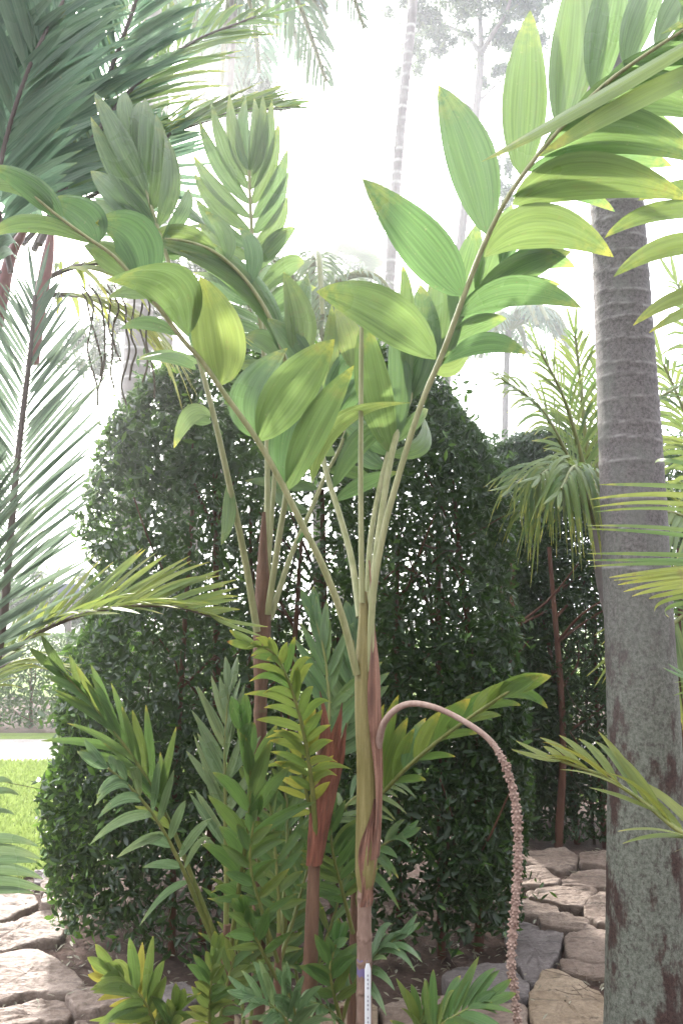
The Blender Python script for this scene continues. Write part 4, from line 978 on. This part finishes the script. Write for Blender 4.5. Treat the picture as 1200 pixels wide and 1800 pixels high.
tuft(372, 1850, 2.45, 'small seedling palm with round bright leaflets beside the leftmost brown stem', [([(372, 1850, 2.45), (368, 1780, 2.42), (372, 1720, 2.4), (378, 1680, 2.4)], 9, .11, .034, 'sucker', .15), ([(380, 1850, 2.45), (392, 1760, 2.45), (410, 1690, 2.45), (420, 1650, 2.45)], 7, .11, .03, 'sucker', .1)])
tuft(480, 1850, 2.95, 'upright seedling palm just in front of the second palm stem', [([(480, 1850, 2.95), (470, 1650, 2.9), (450, 1480, 2.85), (440, 1330, 2.8)], 11, .20, .036, 'sucker', .05), ([(482, 1850, 2.95), (500, 1650, 2.95), (510, 1480, 2.95), (500, 1340, 2.95)], 11, .19, .034, 'upright', .03)])
tuft(430, 1850, 2.9, 'thin seedling palm with narrow upright leaves behind the young stems', [([(430, 1850, 2.9), (424, 1720, 2.9), (415, 1600, 2.9), (412, 1500, 2.9)], 8, .17, .030, 'sucker', .05), ([(436, 1850, 2.9), (450, 1700, 2.9), (470, 1600, 2.9), (500, 1540, 2.9)], 7, .15, .030, 'sucker', .1)])
tuft(545, 1850, 3.0, 'leafy seedling palm half hidden behind the red-sheathed stem', [([(545, 1850, 3.0), (560, 1700, 3.0), (590, 1600, 3.0), (610, 1520, 3.0)], 8, .17, .032, 'sucker', .05), ([(540, 1850, 3.0), (520, 1700, 3.0), (515, 1580, 3.0), (530, 1480, 3.0)], 8, .16, .032, 'sucker', .05)])

# ================================================================ FEATHER PALMS AT THE LEFT
lp = thing('feather_palm', 'big feather palm with red leaf bases filling the upper left corner', 'palm', (-1.75, 2.9, 0))
mb = MB(); tube(mb, catmull(np.array([(-1.75, 2.9, -0.05), (-1.72, 2.92, 1.0), (-1.62, 2.95, 1.9)]), 40), np.linspace(0.05, 0.04, 40), 16, rough=0.01); mb.build('trunk', M['greytrunk'], lp)
mb = MB(); tubepx(mb, [(-40, 690, 2.95), (-5, 560, 2.9), (20, 450, 2.85), (60, 380, 2.82)], [15, 14, 10, 4], 24, 14); mb.build('crownshaft', M['red'], lp)
mb = MB(); tubepx(mb, [(60, 640, 2.7), (70, 540, 2.7), (84, 455, 2.7), (92, 400, 2.7)], [9, 12, 11, 4], 24, 14); mb.build('crownshaft', M['red'], lp)
uf = (0.15, -1, 0.1)
frond(lp, [(60, 440, 3.2), (110, 330, 3.25), (165, 200, 3.3), (215, 70, 3.3), (255, -40, 3.3), (300, -160, 3.3)], M['blue'], 46, 0.52, 0.040, 42, 30, uf, 0.10, 0.1, 0.12, 6, 3, stalk='stalkd', nv=7)
frond(lp, [(10, 470, 3.1), (50, 320, 3.15), (70, 180, 3.2), (60, 40, 3.25), (30, -120, 3.3)], M['blue'], 44, 0.58, 0.046, 48, 34, uf, 0.12, 0.1, 0.12, 6, 3, stalk='stalkd', nv=7)
frond(lp, [(20, 480, 2.7), (-10, 330, 2.6), (-30, 200, 2.5), (-60, 40, 2.45), (-120, -100, 2.4)], M['blue'], 40, 0.5, 0.044, 52, 34, uf, 0.15, 0.1, 0.12, 6, 3, stalk='stalkd', nv=7)
frond(lp, [(80, 420, 3.3), (150, 330, 3.4), (235, 265, 3.45), (330, 222, 3.5), (430, 195, 3.6), (510, 190, 3.7)], M['feather'], 34, 0.48, 0.030, 38, 18, (-0.1, -0.6, 0.8), 0.08, 0.15, 0.15, 6, 3, stalk='stalkd', nv=7)
frond(lp, [(70, 430, 3.1), (130, 300, 3.2), (220, 170, 3.3), (330, 80, 3.4), (450, 30, 3.5)], M['feather'], 36, 0.52, 0.026, 52, 26, (-0.1, -1, 0.3), 0.15, 0.1, 0.15, 6, 3, stalk='stalkd', nv=7)
frond(lp, [(40, 430, 3.2), (90, 380, 3.25), (160, 345, 3.3), (240, 300, 3.35), (300, 235, 3.4)], M['blue'], 22, 0.42, 0.036, 62, 34, (0.1, -1, 0.1), 0.0, 0.1, 0.12, 5, 3, stalk='stalkd', nv=7)
frond(lp, [(60, 500, 2.75), (130, 470, 2.8), (210, 462, 2.85), (300, 490, 2.9), (370, 545, 2.95)], M['feather'], 24, 0.40, 0.028, 60, 30, (0, -0.5, 1), 0.4, 0.0, 0.12, 5, 2.5, stalk='stalkd', nv=7, tint=0.35)
frond(lp, [(70, 520, 2.9), (140, 520, 3.0), (220, 545, 3.1), (280, 600, 3.2)], M['feather'], 20, 0.36, 0.028, 60, 30, (0, -0.6, 1), 0.4, 0.0, 0.12, 5, 2.5, stalk='stalkd', nv=7, tint=0.45)
frond(lp, [(-20, 420, 2.5), (10, 250, 2.45), (60, 100, 2.42), (130, -30, 2.45)], M['blue'], 28, 0.45, 0.034, 40, 30, uf, 0.1, 0.1, 0.1, 5, 3, stalk='stalkd', nv=7)
frond(lp, [(0, 480, 2.6), (-40, 420, 2.5), (-100, 380, 2.4)], M['blue'], 16, 0.42, 0.034, 60, 30, (0, -.6, 1), 0.3, 0.1, 0.1, 5, 3, stalk='stalkd', nv=7)
# hanging dry flower strings
for k in range(9):
    mb = MB(); x = 150 + k * 14 + rng.uniform(-5, 5); dd = 2.9
    pts = [(x - 20, 500, dd), (x, 520 + rng.uniform(0, 20), dd)]; yy = 540
    L_ = rng.uniform(60, 190); xx = x
    for q in range(5): xx += rng.uniform(-9, 10); yy += L_ / 5; pts.append((xx, yy, dd))
    tubepx(mb, pts, 1.9, 30, 6, rough=0.08); mb.build('flower_string', M['dry'], lp)

lp2 = thing('feather_palm', 'dark backlit feather palm rising along the left frame edge against the glare', 'palm', (-1.22, 2.3, 0))
mb = MB(); tube(mb, catmull(np.array([(-1.22, 2.3, -0.05), (-1.2, 2.3, 0.5), (-1.16, 2.3, 1.15)]), 30), np.linspace(0.04, 0.025, 30), 14); mb.build('trunk', M['brownstem'], lp2)
frond(lp2, [(-40, 1330, 2.3), (2, 1120, 2.28), (16, 980, 2.26), (28, 840, 2.25), (44, 700, 2.25), (56, 600, 2.26), (62, 520, 2.28)], M['glare'], 60, 0.34, 0.011, 52, 26, (0.05, -1, 0), 0.04, 0.1, 0.22, 9, 4, stalk='stalkd', nv=7)
frond(lp2, [(-30, 1190, 2.4), (40, 1130, 2.4), (110, 1092, 2.38), (200, 1068, 2.36), (300, 1066, 2.34), (372, 1084, 2.33)], M['feather'], 34, 0.30, 0.020, 46, 22, (0.0, -0.5, 1), 0.08, 0.3, 0.05, 6, 2, stalk='stalkd', nv=8, tint=0.25, lab='yellowish leaf arching right over the hedge')
frond(lp2, [(-60, 1300, 2.2), (-45, 1120, 2.1), (-40, 960, 2.05), (-30, 820, 2.0)], M['glare'], 40, 0.28, 0.011, 50, 26, (0.05, -1, 0), 0.05, 0.1, 0.22, 7, 3, stalk='stalkd', nv=7)
frond(lp2, [(-60, 1260, 2.5), (-20, 1190, 2.6), (40, 1160, 2.7), (90, 1165, 2.75)], M['feather'], 16, 0.2, 0.014, 50, 26, (0, -0.4, 1), 0.25, 0.1, 0.1, 5, 2, stalk='stalkd', tint=0.3)
mb_ex = [(-60,1400, -10,1372, 24,1378, 11, 0, .4, .05), (-60,1425, -10,1392, 34,1398, 13, 0, .3, .05), (-60,1440, -10,1425, 26,1432, 9, 0, .3, .05), (-80,1490, 0,1474, 68,1488, 17, 0, .3, .05), (-80,1505, 0,1492, 72,1510, 18, 0, .3, .1), (-80,1530, 0,1512, 66,1516, 14, 0, .3, .0),
         (-80,1548, 0,1528, 76,1545, 20, 0, .3, .05), (-80,1562, 0,1550, 84,1567, 22, 0, .3, .05), (-80,1575, 0,1564, 60,1570, 12, 0, .3, .05)]
traced_frond(lp2, [(-90, 1380, 1.9), (-85, 1480, 1.9), (-85, 1580, 1.9)], mb_ex, M['silver'], 6, 3, pleats=1, stalk='stalkg', nu=7)

# ================================================================ PALMS AT THE RIGHT
rp_ = thing('feather_palm', 'feather palm outside the right frame edge whose long leaflets cross the thick trunk', 'palm', (1.35, 2.0, 0))
mb = MB(); tube(mb, catmull(np.array([(1.35, 2.0, -0.05), (1.34, 2.0, 1.0), (1.3, 1.98, 1.9), (1.25, 1.95, 2.5)]), 40), np.linspace(0.06, 0.03, 40), 16); mb.build('trunk', M['greytrunk'], rp_)
sA = [(1335,40, 1240,20, 1150,-90, 40), (1335,20, 1380,90, 1420,200, 40), (1325,-40, 1400,-60, 1480,-40, 40), (1350,160, 1420,180, 1500,260, 40), (1365,260, 1440,270, 1520,340, 40), (1340,110, 1420,110, 1500,150, 40), (1330,5, 1060,165, 846,284, 30, .1, .9, .16), (1330,80, 1130,170, 944,276, 40, .05, .6, .12), (1330,-60, 1300,-20, 1160,60, 40, .0, .5, .1)]
traced_frond(rp_, [(1420, 1200, 1.75), (1400, 500, 1.7), (1345, 80, 1.62), (1320, -60, 1.6)], sA, M['feather'], 9, 6, pleats=1, nu=9)
sB = [(1290,380, 1160,372, 1062,418, 38, .1, .4, .1), (1290,440, 1180,430, 1078,486, 42, .1, .4, .15), (1290,330, 1200,330, 1120,352, 30, .1, .4, .05), (1300,520, 1200,520, 1112,572, 30, .1, .4, .25), (1300,545, 1220,545, 1140,585, 26, .1, .4, .25), (1290,480, 1230,490, 1180,540, 26, .1, .4, .1)]
traced_frond(rp_, [(1380, 900, 2.0), (1340, 620, 2.05), (1300, 450, 2.1), (1285, 330, 2.15)], sB, M['feather'], 8, 4, pleats=2, nu=9)
sC = []
for y0, ym, x1, y1, w_, tn in ((862, 812, 1150, 818, 9, .0), (872, 855, 1050, 852, 11, .1), (898, 870, 1036, 878, 12, .35), (920, 885, 1040, 892, 10, .3), (925, 895, 1045, 900, 8, .1), (958, 930, 1030, 924, 10, .1), (966, 940, 1032, 930, 9, .0), (985, 975, 1032, 973, 10, .1), (990, 985, 1030, 985, 9, .0), (1000, 990, 1034, 996, 9, .05),
                             (990, 1000, 1070, 1015, 12, .5), (1000, 1012, 1085, 1028, 12, .5), (1005, 1020, 1095, 1040, 12, .55), (1020, 1030, 1110, 1048, 12, .5), (1015, 1040, 1140, 1052, 10, .5), (1040, 1050, 1150, 1075, 9, .3), (1050, 1062, 1175, 1085, 9, .1), (995, 1008, 1078, 1020, 10, .5)):
    sC.append((1330, y0, 1190, ym, x1, y1, w_ * .8, .25, rng.uniform(0, .5), tn))
traced_frond(rp_, [(1400, 1250, 1.9), (1380, 1100, 1.92), (1345, 980, 1.95), (1320, 850, 2.0)], sC, M['feather'], 7, 4, pleats=1, nu=5)
frond(rp_, [(1340, 1500, 2.0), (1260, 1490, 2.02), (1195, 1462, 2.05), (1130, 1410, 2.1), (1060, 1365, 2.14), (985, 1338, 2.18)], M['sucker'], 11, 0.22, 0.026, 30, 14, (-0.1, -0.4, 1), 0.1, 0.3, 0.0, 6, 2.5, stalk='stalkg', nu=7, nv=10, pleats=1, tint=0.32, lab='yellowing leaf with brown spots pointing left')
frond(rp_, [(1400, 1300, 2.3), (1290, 1230, 2.4), (1230, 1200, 2.45)], M['feather'], 10, 0.2, 0.02, 50, 20, (0, -.4, 1), 0.2, 0.1, 0.1, 5, 2)

rb = thing('feather_palm', 'sunlit yellow-green feather palm behind the thick trunk at the right frame edge', 'palm', (2.05, 4.1, 0))
mb = MB(); tube(mb, catmull(np.array([(2.05, 4.1, -0.05), (2.05, 4.1, 0.8), (2.0, 4.1, 1.6)]), 20), np.linspace(0.05, 0.04, 20), 12); mb.build('trunk', M['greytrunk'], rb)
for pts in ([(1290, 1000, 4.1), (1250, 850, 4.1), (1200, 720, 4.1), (1165, 640, 4.1)], [(1300, 1000, 4.1), (1280, 800, 4.2), (1240, 620, 4.3), (1190, 500, 4.4)], [(1290, 1010, 4.0), (1230, 930, 3.9), (1170, 900, 3.8), (1130, 930, 3.7)],
            [(1310, 1000, 4.1), (1340, 800, 4.0), (1330, 620, 4.0), (1290, 480, 4.0)], [(1290, 1050, 4.0), (1240, 1060, 3.9), (1180, 1100, 3.8), (1150, 1160, 3.7)]):
    frond(rb, pts, M['feather'], 26, 0.42, 0.026, 55, 28, (0, -0.8, 0.6), 0.45, 0.05, 0.2, 5, 2.5, tint=0.15, nv=6)

cy = thing('feather_palm', 'shaggy low palm with drooping yellow-tipped leaves just left of the thick trunk', 'palm', (W(1052, 1100, 3.5)[0], 3.5, 0))
cb = (1052, 930, 3.5)
stemtube(cy, [down(1112, 3.5), (1110, 1400, 3.5), (1090, 1150, 3.5), (1060, 1000, 3.5), (1050, 900, 3.5)], [20, 18, 17, 16, 13], 'greytrunk', 'trunk')
for k, (x1, y1, x2, y2, x3, y3, dd, dr) in enumerate([(1020, 800, 990, 700, 950, 620, .0, .25), (1030, 780, 1020, 680, 1010, 590, .1, .25), (1000, 810, 950, 720, 880, 665, -.1, .3), (1000, 860, 950, 830, 905, 850, -.2, .8), (1010, 870, 975, 850, 935, 880, .1, .9), (1030, 850, 1010, 820, 985, 860, -.3, .9),
                                                       (1050, 760, 1060, 660, 1070, 580, .2, .3), (1080, 800, 1130, 720, 1190, 680, .3, .4), (1015, 840, 985, 815, 950, 835, -.25, .9)]):
    frond(cy, [(1052, 930, 3.5), (x1, y1, 3.45 + dd), (x2, y2, 3.4 + dd * 1.6), (x3, y3, 3.35 + dd * 2)], M['feather'], 22, 0.27, 0.015, 46, 22, (0, -0.7, 0.7), dr, 0.05, 0.28, 6, 2.5, tint=0.12, nv=7)

# ================================================================ BACKGROUND TREES
def palm_crown(root, c, n, L, nl, ll, lw, mat, rise=0.5, sag=0.8, **kw):
    for k in range(n):
        a = k * 2.399 + rng.uniform(-.2, .2); dx, dy = math.cos(a), math.sin(a); ri = rise * rng.uniform(0.2, 1.3); sg = sag * rng.uniform(0.6, 1.2)
        pts = [c, c + np.array([dx * .35, dy * .35, ri * .6]) * L, c + np.array([dx * .75, dy * .75, ri * .7 - sg * .15]) * L, c + np.array([dx, dy, ri * .4 - sg * .6]) * L]
        frond(root, pts, mat, nl, ll, lw, 62, 35, (0, 0, 1), 0.5, 0.0, 0.12, 9, 4, world=True, nv=4, fold=0.1, term=False, **kw)
def bg_palm(label, px_pts, hwp, d, trunk='pale', crown=None, rings=True, ns=20, n=200):
    base = W(px_pts[0][0], px_pts[0][1], d)
    o = thing('palm_tree', label, 'palm tree', (base[0], d, 0), 'palms behind the hedge')
    pts = [(x, y, d) for x, y in px_pts]
    mb = MB()
    if rings:
        z0, z1 = W(*pts[0])[2], W(*pts[-1])[2]; rz = []; z = z0
        while z < z1: rz.append(z); z += rng.uniform(0.10, 0.17)
        ringed(mb, pts, hwp, n, ns, None, rings=rz, depthw=0.012, off=0.006)
    else: tubepx(mb, pts, hwp, 60, 12)
    mb.build('trunk', M[trunk], o)
    if crown: palm_crown(o, W(*pts[-1]), *crown)
    return o
bg_palm('very slender leaning white palm trunk rising through the open sky', [(664, 1270), (672, 900), (680, 600), (690, 400), (706, 200), (724, 20), (742, -190), (760, -420)], [13, 11, 9.5, 9.5, 9, 9, 8, 7], 9.0, 'pale', (11, 2.0, 22, .5, .05, M['far']), True, 16, 400)
bg_palm('thick pale palm trunk with wavy ring scars, left of the hedge top', [(224, 1400), (230, 1000), (236, 740), (243, 600), (248, 480), (256, 300), (262, 150), (268, 0), (272, -180)], [27, 26, 25, 24.5, 23, 20, 18, 17, 15], 6.0, 'pale', (11, 1.9, 26, .5, .05, M['far']), True, 28, 500)
bg_palm('thinner pale palm trunk beside the thick one, behind the leaf stalks', [(300, 1250), (298, 900), (296, 690), (293, 560), (290, 300), (286, 60), (284, -160)], [12, 11, 10, 10, 9.5, 9, 8], 8.0, 'pale', (9, 1.6, 20, .4, .05, M['far']), True, 18, 300)
bg_palm('distant dark palm with a drooping crown in the glare right of the leaf stalk', [(884, 1220), (886, 800), (890, 640), (893, 575)], [7, 6, 5.5, 5], 15.0, 'greytrunk', (14, 1.15, 18, .42, .05, M['far']), False)
bg_palm('tall palm at the top edge with hanging blue-green fronds', [(380, 1260), (388, 900), (396, 500), (402, 200), (408, 60), (412, -30)], [9, 8, 7, 7, 8, 8], 10.0, 'greytrunk', (13, 1.3, 24, .55, .05, M['blue']), False)
bg_palm('young feathery palm standing in front of the hedge top haze, mid distance', [(560, 1200), (556, 800), (548, 640), (540, 560)], [9, 8, 6, 5], 7.0, 'greytrunk', (12, 1.0, 24, .35, .03, M['fars']), False)

def fan_palm(label, px, ytop, ybase, d, r, nleaf, hwp):
    b = W(px, ybase, d); o = thing('fan_palm', label, 'palm tree', (b[0], d, 0), 'fan palms behind the hedge')
    mb = MB(); tubepx(mb, [(px, ybase, d), (px + 2, (ytop + ybase) / 2, d), (px, ytop, d)], hwp, 30, 10, rough=0.05); mb.build('trunk', M['greytrunk'], o)
    c = W(px, ytop, d)
    for k in range(nleaf):
        a = k * 2.4; el = rng.uniform(-0.5, 1.1); dv = np.array([math.cos(a) * math.cos(el), math.sin(a) * math.cos(el), math.sin(el)])
        hub = c + dv * r * 0.5; mb = MB()
        S = nrm(np.cross(dv, [0.1, 0.2, 1])); U = np.cross(S, dv)
        for q in range(17):
            f = R(-115 + 230 * q / 16); D = nrm(dv * math.cos(f) + S * math.sin(f) + U * 0.12)
            tip = hub + D * r * 0.62 + np.array([0, 0, -0.1 * r]); blade(mb, hub, (hub + tip) / 2, tip, np.cross(D, U), r * 0.09, 3, 5, 0, 0, 0.1, 0.5, 1.0, 0, 0.1)
        fo = mb.build('fan_leaf', M['fars'], o)
        sb = MB(); tube(sb, catmull(np.array([c, hub]), 6), 0.02, 6); sb.build('stalk', M['stalkd'], fo)
fan_palm('distant fan palm with flat crown on a thin dark trunk beside the white trunk', 640, 372, 1240, 19.0, 0.95, 11, [5, 4, 3.5])
fan_palm('lower distant fan palm with starry leaves, left of the thin dark trunk', 612, 462, 1240, 17.0, 0.8, 12, [4, 4, 4])
fan_palm('small distant fan palm above the hedge between the leaflets', 690, 560, 1240, 16.0, 0.8, 10, [4, 4, 4])

def broad_tree(label, d, tr, branches, clumps, lsize, nleaf, trunkmat='greytrunk', leafmat='crownleaf', name='broadleaf_tree'):
    b = W(tr[0][0], tr[0][1], d); o = thing(name, label, 'tree', (b[0], d, 0), 'trees behind the hedge')
    mb = MB(); tubepx(mb, [(x, y, d) for x, y, w_ in tr], [w_ for _, _, w_ in tr], 40, 12, rough=0.03)
    for br in branches: tubepx(mb, [(x, y, d + q) for x, y, w_, q in br], [w_ for _, _, w_, q in br], 20, 8)
    mb.build('trunk', M[trunkmat], o)
    Ps = []; 
    for (x, y, rx, ry, wt) in clumps:
        n = int(nleaf * wt)
        k = max(3, int(n / 90)); cc = rng.normal(0, 0.55, (k, 3)); idx = rng.integers(0, k, n)
        off = cc[idx] + rng.normal(0, 0.17, (n, 3))
        c = W(x, y, d); s_ = d / F
        Ps.append(c + off * np.array([rx * s_, (rx + ry) / 2 * s_, ry * s_]))
    P = np.concatenate(Ps); mb = MB()
    leaf_cloud(mb, P, nrm(rng.normal(0, 1, (len(P), 3)) + [0, 0, 0.8]), lsize, rng.uniform(0, 1, len(P)) ** 1.4, 0.5, 1.0)
    mb.build('crown', M[leafmat], o)
    return o
broad_tree('tall feathery tree with a forked trunk against the bright sky at the top', 13.0,
    [(770, 1240, 11), (777, 900, 10), (785, 640, 9), (814, 380, 8), (836, 200, 7.5), (845, 90, 7)],
    [[(845, 95, 6, 0), (815, 60, 4, .3), (770, 40, 3, .6), (730, 20, 2, .9)], [(845, 95, 6, 0), (865, 60, 4.5, -.2), (890, 20, 3.5, -.4), (905, -40, 2.5, -.6)], [(846, 90, 6, 0), (842, 20, 4.5, .2), (835, -60, 3, .3)], [(840, 180, 3, 0), (870, 150, 2, 0), (900, 130, 1.5, 0)], [(838, 200, 3, 0), (810, 180, 2, 0), (790, 190, 1.5, 0)]],
    [(760, 35, 60, 26, .8), (840, -10, 80, 30, 1.2), (910, 15, 60, 32, 1.0), (870, 60, 50, 24, .5), (780, 85, 50, 26, .5), (930, 100, 30, 40, .5), (745, 120, 30, 40, .25), (880, 130, 26, 30, .25), (860, 290, 24, 60, .35), (880, 340, 18, 60, .3), (730, 40, 30, 40, .3), (905, -90, 90, 60, 1.0), (790, -90, 90, 60, 1.0)], 0.075, 1500)
broad_tree('pale hazy bushy tree at the top, right of the thick pale trunk', 12.0,
    [(470, 1240, 9), (462, 800, 8), (455, 500, 7), (450, 260, 6), (446, 160, 4)], [[(452, 300, 4, 0), (420, 200, 3, .3), (395, 130, 2, .3)], [(450, 260, 4, 0), (475, 190, 3, .3), (490, 130, 2, .3)]],
    [(430, 130, 40, 40, 1.0), (380, 90, 40, 40, 1.0), (350, 160, 36, 40, .8), (470, 160, 24, 26, .3), (360, 40, 40, 30, .6), (420, 210, 30, 30, .4)], 0.085, 1500, leafmat='crownleaf')
broad_tree('low grey branching tree beside the pale trunks, left above the hedge', 7.5,
    [(330, 1300, 26), (326, 900, 22), (318, 700, 19), (300, 640, 15)], [[(318, 700, 15, 0), (350, 640, 12, .2), (380, 590, 8, .3), (400, 520, 5, .3)], [(300, 640, 13, 0), (265, 600, 9, .1), (210, 575, 6, .2), (160, 560, 4, .2)], [(304, 650, 12, 0), (270, 660, 8, 0), (262, 690, 6, 0)]],
    [(180, 610, 34, 50, .5), (400, 470, 50, 36, .7), (140, 600, 30, 50, .3), (340, 480, 60, 36, .7), (240, 500, 60, 30, .6)], 0.05, 1500, leafmat='crownleaf')
broad_tree('hazy low tree line tree left of the hedge in the glare', 14.0,
    [(150, 1250, 12), (150, 1150, 10), (148, 1080, 7)], [[(150, 1150, 5, 0), (110, 1090, 4, .2), (80, 1060, 3, .2)]],
    [(140, 1080, 60, 30, 1.2), (60, 1060, 60, 34, 1.2), (-40, 1050, 60, 40, 1.0), (150, 1040, 40, 26, .5)], 0.09, 1800, leafmat='crownleaf')
broad_tree('leafy tree far behind the main palm, seen in the gaps above the hedge', 15.0,
    [(600, 1240, 9), (600, 800, 8), (602, 620, 6)], [[(600, 700, 4, 0), (560, 600, 3, .2), (530, 540, 2, .2)], [(600, 700, 4, 0), (650, 620, 3, .2), (690, 580, 2, .2)]],
    [(600, 560, 60, 40, 1.0), (540, 560, 50, 40, .7), (680, 590, 40, 40, .5), (590, 500, 50, 30, .5), (530, 480, 30, 30, .3)], 0.08, 1500, leafmat='crownleaf')

# small blue notice board on a post, far left
sg = thing('notice_board', 'small dark blue notice board on a grey post beyond the far hedge', 'notice board', (W(122, 1200, 12.5)[0], 12.5, 0))
def box(mb, c, s, bev=0.01):
    x, y, z = s; P = []
    for dz_, k in ((-z, 1), (-z + bev, 0), (z - bev, 0), (z, 1)):
        q = bev * k; P += [(-x + q, -y + q, dz_), (x - q, -y + q, dz_), (x - q, y - q, dz_), (-x + q, y - q, dz_)]
    V = np.array(P) + np.array(c); mb.add(V, gfaces(4, 4, True)); mb.add(V[[3, 2, 1, 0]], np.array([[0, 1, 2, 3]])); mb.add(V[12:], np.array([[0, 1, 2, 3]]))
cc = W(122, 1036, 12.5)
mb = MB(); box(mb, cc, (0.17, 0.03, 0.085)); mb.build('board', M['signblue'], sg, False)
mb = MB(); box(mb, (cc[0], cc[1] + 0.06, cc[2] / 2), (0.03, 0.03, cc[2] / 2), 0.005); mb.build('post', M['greytrunk'], sg, False)

# ================================================================ THE BRIGHT HUMID AIR
hz = MB()
x0, x1, y0, y1, z0, z1 = -112, 112, -32, 142, -1, 17
V = np.array([(x, y, z) for z in (z0, z1) for x, y in ((x0, y0), (x1, y0), (x1, y1), (x0, y1))], float)
hz.add(V, np.array([[3, 2, 1, 0], [4, 5, 6, 7], [0, 1, 5, 4], [1, 2, 6, 5], [2, 3, 7, 6], [3, 0, 4, 7]]))
k = NT('haze')
pv = k.n('ShaderNodeVolumePrincipled'); pv.inputs['Color'].default_value = (0.93, 0.95, 1.0, 1)
pv.inputs['Density'].default_value = 0.0075; pv.inputs['Anisotropy'].default_value = 0.85
k.l(pv.outputs[0], k.out.inputs['Volume'])
tag(hz.build('haze', k.m, None, False), 'bright humid air that whitens the far trees', None, None, 'stuff')
